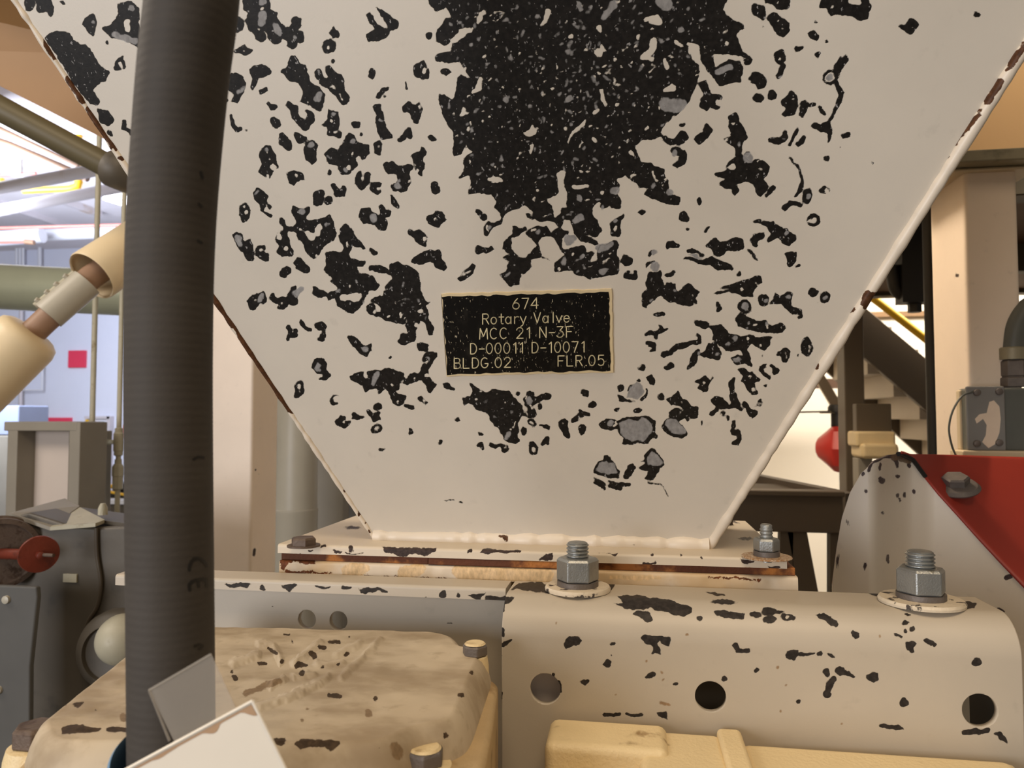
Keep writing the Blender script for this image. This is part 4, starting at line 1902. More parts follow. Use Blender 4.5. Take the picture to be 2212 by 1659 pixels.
co, fs = grid(460, 150, web_fn)
holes = []
for (px, py, r) in ((663, 1338, 20.5), (731, 1341, 20.5)):
    c = at_y(px, py, YW)
    holes.append((c, r / FPX * float((c - CAMPOS) @ FWD)))
co, fs = punch(co, fs, holes)
WEB = Field().load("""
c 430,663,5
c 1510,765,5 1540,763,4
""", 440, 1080, KL)
m = MB().add(co, orient(co, fs, (0, -1, 0)))
m.build('web', M['bracket'], beam, solid=0.007, attrs=wear(m, WEB))
m = MB().box(lx0, lx1 + .05, YLF, YW, ZB - .285, ZB - .2706)
m.build('bottom_flange', M['cream'], beam)
for x in (lx0 + .05, lx1 - .08):
    MB().box(x - .03, x + .03, 0.668, 0.688, 0.0, ZB - .2855).build('leg', M['midgrey'], beam)

# ------------------------------------------------------------------ gearbox, front left
ZGB = 1.310
out = [(92, 1560), (285, 1408), (392, 1352), (930, 1364), (972, 1372), (988, 1394), (1038, 1404), (978, 1545), (952, 1557), (890, 1567), (822, 1602), (120, 1600)]
P = [at_z(x, y, ZGB)[:2] for x, y in out]


def round_poly(P, r, n=7):
    o = []
    N = len(P)
    for i in range(N):
        a, b_, c_ = np.array(P[i - 1]), np.array(P[i]), np.array(P[(i + 1) % N])
        d0, d1 = (a - b_), (c_ - b_)
        rr = min(r, np.linalg.norm(d0) * .45, np.linalg.norm(d1) * .45)
        p0 = b_ + d0 / np.linalg.norm(d0) * rr
        p1 = b_ + d1 / np.linalg.norm(d1) * rr
        for k in range(n + 1):
            t = k / n
            o.append((1 - t) ** 2 * p0 + 2 * t * (1 - t) * b_ + t * t * p1)
    return o


def resample(P, n):
    P = np.array(P + [P[0]])
    L = np.r_[0, np.cumsum(np.linalg.norm(np.diff(P, axis=0), axis=1))]
    t = np.linspace(0, L[-1], n + 1)[:-1]
    return np.stack([np.interp(t, L, P[:, 0]), np.interp(t, L, P[:, 1])], 1)


NO = 560
ol = resample(round_poly(P, 0.012), NO)
ctr = ol.mean(0)
nrm = np.roll(ol, -1, 0) - np.roll(ol, 1, 0)
nrm = np.stack([nrm[:, 1], -nrm[:, 0]], 1)
nrm /= np.linalg.norm(nrm, axis=1)[:, None]
if (nrm * (ol - ctr)).sum() < 0:
    nrm = -nrm
k5 = np.ones(25) / 25
nrm = np.stack([np.convolve(np.r_[nrm[-12:, i], nrm[:, i], nrm[:12, i]], k5, 'valid') for i in (0, 1)], 1)
rings = []
for (off, z) in ((.010, 1.12), (.012, 1.20), (.015, 1.255), (.014, 1.268), (.0115, 1.285), (.0085, 1.296), (.006, 1.302), (.0035, 1.3065), (.0005, 1.309)):
    rings.append(np.c_[ol + nrm * off, np.full(NO, z)])
for i in range(1, 112):
    t = 1 - i / 112.0
    rings.append(np.c_[ctr + (ol - ctr) * t, np.full(NO, ZGB)])
R = np.array(rings)
co = R.reshape(-1, 3)
px, py = project(co)
d, _g = REL.sample(px, py, 3.0)
topm = co[:, 2] > 1.3085
co[:, 2] += np.where(topm, np.clip((d + 5) / 9, 0, 1) * 0.0022, 0)
co[:, 2] += np.where(topm, vnoise(co[:, 0] * 1000, co[:, 1] * 1000, 11, 0) * 0.0005, 0)
nr = len(rings)
fs = []
for i in range(nr - 1):
    for k in range(NO):
        k2 = (k + 1) % NO
        fs.append((i * NO + k, i * NO + k2, (i + 1) * NO + k2, (i + 1) * NO + k))
fs.append(tuple((nr - 1) * NO + k for k in range(NO)))
gear = thing('gearbox', 'cream cast gearbox with embossed chipped lid, behind the hanging tag, front left', 'gearbox', (ctr[0], ctr[1], 1.12))
m = MB().add(co, fs)
base_o = [at_z(x, y, 1.288)[:2] for x, y in ((22, 1668), (100, 1592), (300, 1480), (990, 1452), (1078, 1468), (1066, 1560), (1040, 1690), (960, 1780), (90, 1780))]
MB().prism([(p[0], p[1], 1.288) for p in round_poly(base_o, .014)], (0, 0, -.165)).build('base_casting', M['gearside'], gear, bevel=.005, bseg=3)
fl_ = np.cross(co[fs[0][1]] - co[fs[0][0]], co[fs[0][3]] - co[fs[0][0]]) @ np.r_[nrm[0], 0] < 0
if fl_:
    m.f = [f[::-1] for f in m.f]
m.build('housing', M['gear'], gear, smooth=50, attrs=wear(m, GEA))
m = MB().lathe([(.07, .02), (.085, 1.08), (.085, 1.121)], (ctr[0], ctr[1], -.02), (0, 0, 1), 24)
m.build('pedestal', M['midgrey'], gear)


def lug_bolt(px, py, z, r, h, ph, mat, capmat=None, lug=0.02):
    c = at_z(px, py, z)
    MB().lathe([(lug * 1.15, -.05), (lug, -.008), (lug * .9, -.001), (lug * .6, 0)], c, (0, 0, 1), 28).build('lug', M['creamcast'], gear)
    bo = hexhead(MB(), c, r, h, ph=ph).build('bolt', M[mat], gear, smooth=25, bevel=.0012)
    if capmat:
        MB().lathe([(r * .82, h), (r * .7, h + .0012)], c, (0, 0, 1), 20).build('paint_cap', M[capmat], bo)


lug_bolt(78, 1606, 1.290, 0.0138, 0.0125, 0.5, 'boltbrown', None, 0.018)
lug_bolt(918, 1648, 1.290, 0.0122, 0.0088, 0.2, 'boltgrey', 'creamcast', 0.018)
lug_bolt(1026, 1414, 1.3095, 0.0105, 0.0085, 0.4, 'boltgrey', 'creamcast', 0.011)

# ------------------------------------------------------------------ cast motor housing, bottom right
mh = thing('motor_housing', 'cream cast housing with raised blocks, below the bracket holes', 'housing', (0.2, 0.55, 1.0))


def blk(nm, px0, px1, yy0, yy1, z0, z1, bev=.006, par=mh, mat='creamcast', y_ref=None):
    yr = yy1 if y_ref is None else y_ref
    x0, x1 = at_y(px0, 1580, yr)[0], at_y(px1, 1580, yr)[0]
    return MB().box(x0, x1, yy0, yy1, z0, z1).build(nm, M[mat], par, bevel=bev, bseg=3)


blk('body', 1194, 2190, .42, .612, 1.02, 1.222, .012)
blk('block', 1190, 1440, .565, .616, 1.20, 1.254, .007)
blk('block', 1380, 1560, .50, .6145, 1.20, 1.2495, .007)
blk('rib', 1547, 1600, .44, .617, 1.20, 1.2535, .004)
blk('block', 1590, 2186, .47, .615, 1.20, 1.2445, .009)
c = at_z(1258, 1672, 1.222)
hexhead(MB(), c, .0165, .012, ph=.1).build('bolt', M['creamcast'], mh, smooth=25, bevel=.0015)
MB().box(.16, .26, .47, .57, 0, 1.03).build('pedestal', M['midgrey'], mh)

# ------------------------------------------------------------------ hose in front of the hopper
hp = [at_d(x, y, d) for x, y, d in ((470, -900, .40), (452, -480, .355), (432, -230, .341), (424, -130, .338), (416, 0, .340), (398, 150, .346), (384, 300, .353), (373, 450, .358), (367, 600, .361), (365, 800, .363), (366, 1000, .364), (368, 1220, .364), (370, 1420, .364), (372, 1659, .364), (374, 1800, .364))]
hp = smooth_path(hp, 40)
hose = thing('flexible_hose', 'thick grey ribbed flexible hose hanging in front of the hopper', 'hose', hp[-1])
rr = [0.0200 + 0.00006 * (i % 2) for i in range(len(hp))]
MB().tube(hp, rr, 56).build('sheath', M['hose'], hose, smooth=80)


def hose_pt(px, py):
    """point of the hose surface seen at (px, py)"""
    d = ray(px, py)
    best = None
    H = np.array(hp)
    i = int(np.argmin(np.abs(project(H)[1] - py)))
    c = H[i]
    t_ = H[min(i + 1, len(H) - 1)] - H[max(i - 1, 0)]
    t_ /= np.linalg.norm(t_)
    w = CAMPOS - c
    a = d - t_ * (d @ t_)
    b_ = w - t_ * (w @ t_)
    A, B, C_ = a @ a, 2 * a @ b_, b_ @ b_ - 0.02018 ** 2
    D_ = max(B * B - 4 * A * C_, 0)
    return CAMPOS + d * ((-B - sqrt(D_)) / (2 * A))


MARKS = [[([(409, 1231), (410, 1222), (414, 1213), (420, 1207), (428, 1206), (436, 1209), (442, 1214), (446, 1222)], 7)],
         [([(408, 1266), (414, 1257), (424, 1253), (436, 1251), (446, 1251)], 7), ([(409, 1262), (410, 1274)], 7), ([(428, 1254), (429, 1266)], 7), ([(446, 1252), (447, 1266)], 7)],
         [([(418, 992), (428, 987), (440, 988)], 5)], [([(421, 1396), (430, 1392), (438, 1395), (430, 1402)], 6)], [([(434, 372), (438, 384)], 6)], [([(430, 440), (436, 446)], 5)], [([(428, 520), (436, 524)], 5)]]
for grp in MARKS:
    m = MB()
    for st, w in grp:
        ptsd = []
        for (a, b_), (c_, d_) in zip(st[:-1], st[1:]):
            for k in range(3):
                ptsd.append((a + (c_ - a) * k / 3, b_ + (d_ - b_) * k / 3))
        ptsd.append(st[-1])
        strokes(m, ptsd, w, hose_pt)
    m.build('printed_mark', M['black'], hose)

# blue band round the foot of the hose
c = at_d(372, 1662, .364)
m = MB()
pr = [(0.0272, -.030), (0.0282, -.010), (0.0274, .005), (0.0264, .007), (0.0258, .004), (0.0262, -.030)]
m.lathe(pr, c + RGT * -.0015, (.34, -.36, 1), 48)
band = m.build('band', M['blue'], hose, smooth=60)
band['label'] = 'pale blue plastic band'

# tag with its clear sleeve
DT = .337
tagt = thing('hanging_tag', 'white card tag in a clear plastic sleeve, in front of the grey hose', 'tag', at_d(450, 1640, DT))


def card(nm, quad, depth, th, mat, bev=0, lean=0.0):
    q = [at_d(x, y, depth + lean * (y - 1500) / 1000) for x, y in quad]
    nn = np.cross(q[1] - q[0], q[3] - q[0])
    nn /= np.linalg.norm(nn)
    if nn @ FWD < 0:
        nn = -nn
    return MB().prism(q, nn * th).build(nm, mat, tagt, bevel=bev)


card('card', [(546, 1514), (636, 1700), (390, 1830), (262, 1668)], DT, .0008, M['card'])
# brown grime that has crept in along the two upper edges of the card
m = MB()


def cardpt(x, y):
    return at_d(x, y, DT - .00015)


R_ = np.random.RandomState(4)
A, B = np.array((546, 1514.)), np.array((262, 1668.))
inn = np.array((.48, .88))
n = 40
top = [A + (B - A) * (.02 + .9 * i / n) + inn * 5 for i in range(n + 1)]
dep = [5 + 21 * max(0, float(vnoise(i * 2.0, 0, 9, 3)) * .8 + .35) * (1 if i < 26 else .45) for i in range(n + 1)]
bot = [top[i] + inn * dep[i] for i in range(n + 1)]
for i in range(n):
    m.add([cardpt(*top[i]), cardpt(*top[i + 1]), cardpt(*bot[i + 1]), cardpt(*bot[i])], [(0, 1, 2, 3)])
m.build('grime', M['cardedge'], tagt)
# raised rim of the card pouch
m = MB()
for a, b_ in (((546, 1514), (262, 1668)), ((546, 1514), (636, 1700))):
    m.tube([at_d(a[0], a[1], DT), at_d(b_[0], b_[1], DT)], .0008, 8)
m.build('pouch_rim', M['card'], tagt)
card('clear_sleeve', [(322, 1491), (456, 1413), (530, 1575), (402, 1655)], DT + .0035, .0005, M['film'])
m = MB()
for a, b_ in (((322, 1491), (456, 1413)), ((322, 1491), (366, 1600))):
    m.tube([at_d(a[0], a[1], DT + .0035), at_d(b_[0], b_[1], DT + .0035)], .0006, 8)
m.build('sleeve_edge', M['film'], tagt)

# ------------------------------------------------------------------ belt guard, right
guard = thing('belt_guard', 'white rounded belt guard with sloping red cover, right of the bracket', 'guard', at_d(1990, 1330, .85))
TOPC = [(1798, 1262), (1806, 1190), (1818, 1120), (1836, 1064), (1860, 1022), (1890, 996), (1922, 983), (1945, 980), (1972, 993), (1997, 1027), (2030, 1068), (2070, 1112), (2120, 1168), (2170, 1222), (2212, 1266), (2280, 1336)]
TD = [(1790, .900), (1850, .884), (1888, .874), (1902, .886), (1928, .925), (1960, .955), (2010, .960), (2100, .930), (2212, .885), (2290, .855)]
tx, ty = [p[0] for p in TOPC], [p[1] for p in TOPC]


def g_depth(x):
    return np.interp(x, [t[0] for t in TD], [t[1] for t in TD])


GX = np.linspace(1798, 2280, 160)
gd = g_depth(GX)
gd = np.convolve(np.r_[[gd[0]] * 4, gd, [gd[-1]] * 4], np.ones(9) / 9, 'valid')
gt = np.interp(GX, tx, ty)


def guard_fn(U, V):
    i = np.clip((U * 159 + .5).astype(int), 0, 159)
    xs, tp, dp = GX[i], gt[i], gd[i]
    ys = tp + (1520 - tp) * V ** 1.3
    return np.array([at_d(x, y, d_) for x, y, d_ in zip(xs, ys, dp)])


GUA = Field()
KG = 652.0 / 2003.0
GUA.load("""
c 985,750,9 975,790,6
c 1050,750,9 1048,780,5
c 1150,720,10 1160,770,6
c 1240,760,10 1235,740,6
c 940,810,10
c 1165,822,10
c 1048,840,8 1060,870,5
c 1070,845,6 1072,862,3
c 950,925,10
c 1160,945,10 1162,965,5
c 1205,940,5 1207,965,4
c 1270,925,8 1272,945,5
c 1175,975,5 1177,992,4
c 1060,1070,7
c 830,1120,8 838,1145,5
c 768,1350,6 768,1430,5
c 942,1400,6 944,1440,4
c 1097,1350,6 1100,1400,5
c 1890,1495,14 1910,1495,10
c 1000,730,8 1100,690,10 1190,690,12
k 1140,700,22 1240,720,18
""", 1560, 760, KG)
GUA.load("""
c 1810,545,12 1850,555,8
""", 1600, 1150, KK)
co, fs = grid(160, 110, guard_fn)
m = MB().add(co, orient(co, fs, -FWD))
at_ = wear(m, GUA)
at_['chip'] = at_['chip'] + 1.3
m.build('side_sheet', M['guard'], guard, smooth=60, solid=.003, attrs=at_)
# red cover: from the rim of the white sheet back and up to its far edge
far_ = [(1945, 980, .93), (2040, 982, 1.02), (2140, 985, 1.07), (2230, 988, 1.08), (2300, 990, 1.08)]


def red_fn(U, V):
    xs = 1945 + (2280 - 1945) * U
    A = np.array([at_d(x, np.interp(x, tx, ty) - 1.5, np.interp(x, GX, gd) - .003) for x in xs])
    fx = 1946 + (2300 - 1946) * U
    B = np.array([at_d(x, np.interp(x, [p[0] for p in far_], [p[1] for p in far_]), np.interp(x, [p[0] for p in far_], [p[2] for p in far_])) for x in fx])
    return A + (B - A) * V[:, None]


co, fs = grid(60, 30, red_fn)
RED = Field()
m = MB().add(co, orient(co, fs, (0, -.6, .8)))
m.build('red_cover', M['red'], guard, smooth=60, solid=.003)
rim = [at_d(x, np.interp(x, tx, ty), np.interp(x, GX, gd) - .003) for x in np.linspace(1940, 1999, 16)]
MB().tube(rim, .0028, 10).build('rim', M['black'], guard)
# bolt on the cover
cB = red_fn(np.array([.36]), np.array([.42]))[0]
pb = project(cB)
cc_ = at_d(2064, 1052, float((cB - CAMPOS) @ FWD) - .006)
ax_ = np.cross(red_fn(np.array([.5]), np.array([.4]))[0] - red_fn(np.array([.3]), np.array([.4]))[0], red_fn(np.array([.4]), np.array([.6]))[0] - red_fn(np.array([.4]), np.array([.3]))[0])
ax_ /= np.linalg.norm(ax_)
if ax_[2] < 0:
    ax_ = -ax_
rv = ray(2064, 1045)
ax_ = UPV * .93 - rv / np.linalg.norm(rv) * .36
ax_ /= np.linalg.norm(ax_)
m = MB().lathe([(.028, -.002), (.029, 0), (.025, .004), (.014, .0065)], cc_, ax_, 36)
hexhead(m, cc_ + ax_ * .005, .0165, .011, ax_, .3)
m.build('cover_bolt', M['boltgrey'], guard, smooth=30)
gb = at_d(2050, 1330, .88)
MB().box(gb[0] - .02, gb[0] + .02, gb[1] - .02, gb[1] + .02, 0, gb[2]).build('post', M['midgrey'], guard)


# ------------------------------------------------------------------ right side: column, box, conduit
def boxpx(nm, mat, parent, x0, x1, y0, y1, Y0, Y1, bev=.004, pref=None):
    """box whose front face (at depth Y0) spans the given sight lines"""
    a, b_ = at_y(x0, (y0 + y1) / 2, Y0), at_y(x1, (y0 + y1) / 2, Y0)
    zt, zb = at_y((x0 + x1) / 2, y0, Y0)[2], max(0.0, at_y((x0 + x1) / 2, y1, Y0)[2])
    return MB().box(a[0], b_[0], Y0, Y1, zb, zt).build(nm, M[mat] if isinstance(mat, str) else mat, parent, bevel=bev)


COLF = Field().load("""
c 2070,600,6
c 2066,590,4
""")
YC = 1.30
cxa = at_y(2090, 700, YC)[0]
cxb = at_y(2207, 700, YC)[0]
zt = at_y(2150, 372, YC)[2]
yc2 = YC
for _ in range(60):
    if project(np.array([cxa, yc2, 1.5]))[0] > 2021:
        yc2 += .005
col_r = thing('steel_column', 'cream square steel column behind the junction box, right edge', 'column', ((cxa + cxb) / 2, (YC + yc2) / 2, 0))


def box_wear(nm, mat, parent, x0, x1, y0, y1, z0, z1, fld, n=60, r=.008):
    m = MB()
    # rounded vertical edges: outline in plan, extruded
    pl = round_poly([(x0, y0), (x1, y0), (x1, y1), (x0, y1)], r, 5)
    pl = resample(pl, 200)
    nz = 200
    vs = [(p[0], p[1], z0 + (z1 - z0) * k / (nz - 1)) for k in range(nz) for p in pl]
    N = len(pl)
    fs_ = [(k * N + i, k * N + (i + 1) % N, (k + 1) * N + (i + 1) % N, (k + 1) * N + i) for k in range(nz - 1) for i in range(N)]
    m.add(vs, fs_)
    m.f.append(list(range((nz - 1) * N, nz * N)))
    m.mi.append(0)
    return m.build(nm, M[mat], parent, smooth=50, attrs=wear(m, fld, None, 2.0))


box_wear('shaft', 'steelcol', col_r, cxa, cxb, YC, yc2, 0.0, zt, COLF)
m = MB().box(cxa - .02, cxb + .03, YC - .012, yc2 + .02, zt, zt + .006)
m.build('cap_plate', M['cream'], col_r, bevel=.003)
# galvanised beam and peach soffit above the column
zb0 = at_y(2150, 374, YC - .04)[2]
zb1 = at_y(2150, 326, YC - .04)[2]
gbm = MB().box(at_y(2000, 350, YC)[0], 2.6, YC - .04, YC + .16, zt + .0063, zb1 + .004).build('galvanised_beam', M['galv'], None, bevel=.003)
tag(gbm, 'grey galvanised beam lying across the top of the right column', 'beam')
q = [at_y(2040, 330, YC + .02), at_y(2600, 330, YC + .02), at_y(2600, -120, YC + .5), at_y(2040, -120, YC + .5)]
sf = MB().prism(q, (0, .04, .03)).build('soffit_panel', M['peach'], None)
tag(sf, 'peach painted sloping panel above the galvanised beam, top right', 'panel')
# junction box
YJ = 1.262
jb = thing('junction_box', 'grey electrical box with peeled sticker on its cover, fixed to the right column', 'electrical box', at_y(2140, 960, YJ))
boxpx('box', 'boxdark', jb, 2092, 2260, 838, 975, YJ, YC - .001, .004)
m = boxpx('cover', 'boxgrey', jb, 2088, 2173, 834, 974, YJ - .006, YJ - .0005, .003)
for (x, y) in ((2110, 848), (2158, 846), (2110, 958), (2158, 956)):
    c = at_y(x, y, YJ - .006)
    MB().lathe([(.0055, 0), (.005, .003), (.003, .004)], c, (0, -1, 0), 16).build('screw', M['boltgrey'], m)
st = [(2106, 905), (2116, 895), (2132, 892), (2138, 868), (2148, 865), (2160, 878), (2163, 905), (2160, 935), (2150, 960), (2136, 968), (2122, 955), (2130, 940), (2132, 918), (2124, 905), (2110, 915)]
st = [(2105 + (x - 2105) * .98, y) for x, y in st]
sm = MB().prism([at_y(x, y, YJ - .0064) for x, y in st], (0, .0004, 0))
sm.build('torn_sticker', M['sticker'], m)
boxpx('mount_plate', 'cream', jb, 2074, 2091, 842, 972, YJ + .022, YC - .001, .003)
brs = boxpx('bracket_shelf', 'cream', jb, 2080, 2300, 974, 1002, YJ - .012, YC - .001, .003)
cdt = thing('conduit_elbow', 'grey conduit elbow with compression fitting entering the grey box', 'conduit', at_y(2188, 830, YJ + .04))
yk = YJ + .04
ep = smooth_path([at_y(2189, 790, yk), at_y(2189, 745, yk), at_y(2197, 700, yk), at_y(2222, 665, yk), at_y(2262, 648, yk)], 10)
MB().tube(ep, .0165, 24).build('elbow', M['boxdark'], cdt, smooth=70)
c = at_y(2189, 836, yk)
MB().lathe([(.023, 0), (.023, .014), (.019, .016), (.0215, .018), (.0215, .040), (.018, .044)], c, (0, 0, 1), 6, 0, .3).build('fitting', M['boltgrey'], cdt, smooth=25, bevel=.001)
MB().lathe([(.0208, .044), (.0208, .062), (.018, .064)], c, (0, 0, 1), 28).build('collar', M['galv'], cdt)
wp = smooth_path([at_y(2102, 846, YJ - .006), at_y(2078, 856, YJ - .012), at_y(2058, 888, YJ - .014), at_y(2050, 925, YJ - .012), at_y(2056, 962, YJ - .008), at_y(2068, 990, YJ)], 8)
wr = MB().tube(wp, .0016, 8).build('loose_wire', M['boxdark'], None)
tag(wr, 'thin grey wire looping left of the grey electrical box', 'wire')

# dark deck underside with its black clamp pipe and pole
YP = 1.9
zdk = 1.5 + 4.0 * (899 - 650) / FPX
dk = thing('platform_deck', 'dark brown underside of a raised platform, seen beside the right column', 'platform', (1.6, 3, zdk))
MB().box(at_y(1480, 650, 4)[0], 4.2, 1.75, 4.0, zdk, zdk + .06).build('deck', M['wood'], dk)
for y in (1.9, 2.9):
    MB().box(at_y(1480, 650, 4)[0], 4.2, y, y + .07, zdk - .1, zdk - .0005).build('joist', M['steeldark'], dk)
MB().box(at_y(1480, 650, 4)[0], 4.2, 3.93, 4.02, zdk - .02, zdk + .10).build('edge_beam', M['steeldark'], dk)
MB().box(4.1, 4.2, 2.0, 2.1, 0, zdk).build('post', M['steeldark'], dk)
ppc = at_y(2014, 800, YP)
pole = MB().tube([(ppc[0], YP, 0), (ppc[0], YP, zdk - .1005)], .0145, 20).build('support_pole', M['black'], None)
tag(pole, 'thin black vertical pole just left of the right column', 'pole')
cp = smooth_path([at_y(1926, 575, 2.2), at_y(1930, 600, 2.2), at_y(1938, 628, 2.2), at_y(1960, 636, 2.2), at_y(2040, 636, 2.2)], 8)
clp = thing('clamp_pipe', 'black bent pipe with a clamp bolt under the dark platform', 'pipe', cp[0])
MB().tube(cp, .018, 16).build('pipe', M['black'], clp)
c = at_y(1975, 640, 2.2)
MB().lathe([(.03, .0), (.03, -.02), (.018, -.022), (.018, -.045)], c, (0, 0, 1), 6).build('clamp_bolt', M['black'], clp, smooth=25)
MB().box(c[0] - .04, c[0] + .04, 2.17, 2.23, c[2] - .02, zdk - .0005).build('hanger', M['black'], clp)

# grey post, stair, handrail
YS = 2.6
gp = at_y(1846, 800, YS)
post = MB().box(at_y(1824, 800, YS)[0], at_y(1867, 800, YS)[0], YS, YS + .09, 0, zdk - .0005).build('square_post', M['stair'], None, bevel=.004)
tag(post, 'square grey-brown steel post in front of the staircase', 'post')
stair = thing('staircase', 'grey steel staircase descending right behind the square post', 'staircase', at_y(2000, 1000, 4.2))


def slope_bar(nm, mat, parent, a, b_, h, Y, th):
    """stringer: upper edge from a to b (sight lines at Y), h metres deep"""
    p, q_ = at_y(a[0], a[1], Y), at_y(b_[0], b_[1], Y)
    return MB().prism([p, q_, q_ - np.array([0, 0, h]), p - np.array([0, 0, h])], (0, th, 0)).build(nm, M[mat], parent, bevel=.003)


slope_bar('stringer', 'stair', stair, (1740, 556), (2330, 1050), .28, 4.2, .04)
slope_bar('stringer', 'stair', stair, (1700, 672), (2330, 1235), .16, 4.95, .04)
for i in range(7):
    t = i / 6.0
    a = at_y(1815 + 330 * t, 712 + 285 * t, 4.35)
    MB().box(a[0] - .02, a[0] + .24, 4.26, 4.93, a[2] - .13, a[2]).build('tread', M['tread'], stair)
slope_bar('brace', 'tread', stair, (1760, 775), (1838, 905), .12, 4.6, .03)
hr = MB()
hr.tube([at_y(1800, 580, 4.15), at_y(1902, 656, 4.15), at_y(2100, 810, 4.15), at_y(2300, 965, 4.15)], .021, 16)
hr.build('handrail', M['yellow'], stair)
for x_ in (2085, 2195):
    yr_, ys_ = np.interp(x_, [1902, 2100, 2300], [656, 810, 965]), 556 + (x_ - 1740) * (1050 - 556) / 590.0
    MB().tube([at_y(x_, yr_, 4.15), at_y(x_, ys_ + 30, 4.15), at_y(x_, ys_ + 30, 4.19)], .016, 12).build('rail_post', M['yellow'], stair)
# far ledge behind the stair
lg = MB().box(at_y(1690, 830, 5.6)[0], at_y(1900, 830, 5.6)[0], 5.6, 5.7, at_y(1800, 838, 5.6)[2], at_y(1800, 818, 5.6)[2])
lg = lg.build('wall_rail', M['wood'], None)
tag(lg, 'brown rail along the pale wall behind the square post', 'rail')
MBr = MB().tube([at_y(1690, 891, 2.75), at_y(1792, 889, 2.75)], .003, 8).build('thin_rod', M['boltgrey'], None)
tag(MBr, 'thin grey rod reaching from the hopper side to the red horn', 'rod')

# red horn on its black neck
YR = 2.81
rh = thing('alarm_horn', 'red rounded alarm horn under a black cap, left of the square post', 'horn', at_y(1808, 1016, YR))
c = at_y(1800, 968, YR)
MB().lathe([(.02, -.058), (.034, -.052), (.060, -.022), (.082, .0), (.086, .012), (.086, .05), (.07, .055)], c, (.92, -.38, 0), 8).build('horn', M['redhorn'], rh)
c2 = at_y(1812, 922, YR)
MB().lathe([(.026, 0), (.026, .05), (.036, .052), (.036, .07), (.03, .08)], c2, (0, 0, 1), 24).build('cap', M['black'], rh)
MB().box(c2[0] - .06, c2[0] + .04, YR - .02, YR + .02, c2[2] + .048, c2[2] + .056).build('mount', M['galv'], rh)

# cream limit switch and bracket right of the post
ls = thing('limit_switch', 'cream metal switch body between the square post and the belt guard', 'switch', at_y(1905, 990, 2.4))
boxpx('body', 'creamcast', ls, 1850, 1936, 932, 966, 2.4, 2.5, .008)
boxpx('body', 'creamcast', ls, 1862, 1944, 958, 992, 2.38, 2.5, .012)
boxpx('bracket', 'stair', ls, 1850, 1926, 872, 934, 2.44, 2.48, .003)
boxpx('stand', 'midgrey', ls, 1868, 1900, 990, 2400, 2.42, 2.48, .003)

# grey steel frame table
YT = 1.75
tb = thing('steel_stand', 'dark grey steel frame stand with splayed legs, right of the hopper foot', 'stand', at_y(1710, 1200, YT))
boxpx('front_rail', 'tableg', tb, 1560, 1822, 1066, 1150, YT, YT + .03, .004)
boxpx('rail_lip', 'tableg', tb, 1556, 1826, 1060, 1072, YT - .02, YT + .0295, .003)
p0, p1 = at_y(1612, 1022, 2.55), at_y(1826, 1066, YT + .03)
MB().prism([p0, p1, p1 - np.array([0, 0, .07]), p0 - np.array([0, 0, .07])], (.03, .01, 0)).build('side_rail', M['tableg'], tb)
boxpx('back_rail', 'tableg', tb, 1500, 1640, 1016, 1066, 2.55, 2.58, .003)
boxpx('shelf', 'steeldark', tb, 1575, 1800, 1084, 1088, YT + .031, YT + .5, 0)
for (a, b_, w) in (((1700, 1148), (1688, 1560), 26), ((1722, 1148), (1800, 1560), 38), ((1808, 1148), (1808, 1560), 26), ((1590, 1148), (1590, 1560), 24)):
    p, q_ = at_y(a[0], a[1], YT + .01), at_y(b_[0], b_[1], YT + .01)
    d_ = (q_ - p) / (p[2] - q_[2])
    q_ = p + d_ * p[2]
    hw = w / 2 / FPX * YT
    MB().prism([p + (-hw, 0, 0), p + (hw, 0, 0), q_ + (hw, 0, 0), q_ + (-hw, 0, 0)], (0, .03, 0)).build('leg', M['steeldark'], tb)

# ------------------------------------------------------------------ left side: column, standing pipe, panels behind the hopper
CLF = Field().load("""
c 124,905,6
c 58,1035,6
c 112,1218,6
c 176,1290,5
c 265,1075,7
c 285,1105,5
c 257,1480,7 257,1515,8
c 168,1385,4
c 85,955,4
c 280,1600,6
""", 440, 560, 560.0 / 1327.0)
YL = 1.60
xa, xb = at_y(415, 900, YL)[0], at_y(546, 900, YL)[0]
yl2 = YL
for _ in range(80):
    if project(np.array([xb, yl2, 1.5]))[0] < 600:
        yl2 += .003
col_l = thing('steel_column', 'cream square steel column just right of the grey hose, with a few small chips', 'column', ((xa + xb) / 2, YL + .06, 0))
box_wear('shaft', 'steelcol', col_l, xa, xb, YL, yl2, 0.0, 2.3, CLF)
c = at_y(641, 1000, 2.3)
vp = MB().lathe([(.069, 0), (.069, c[2] - .16), (.070, c[2] - .158), (.070, c[2] - .15), (.067, c[2] - .148), (.067, 3.5)], (c[0], c[1], .0), (0, 0, 1), 36).build('vertical_pipe', M['greypipe'], None)
tag(vp, 'wide grey vertical pipe between the left column and the hopper', 'pipe')
pn = boxpx('grey_panel', 'midgrey', None, 676, 737, 800, 2200, 2.6, 2.66, .003)
tag(pn, 'narrow mid-grey panel standing right of the wide grey pipe', 'panel')
pn = boxpx('dark_cabinet', 'darkgrey', None, 736, 880, 700, 2200, 2.9, 3.2, .003)
tag(pn, 'dark grey cabinet half hidden behind the lower left edge of the hopper', 'cabinet')

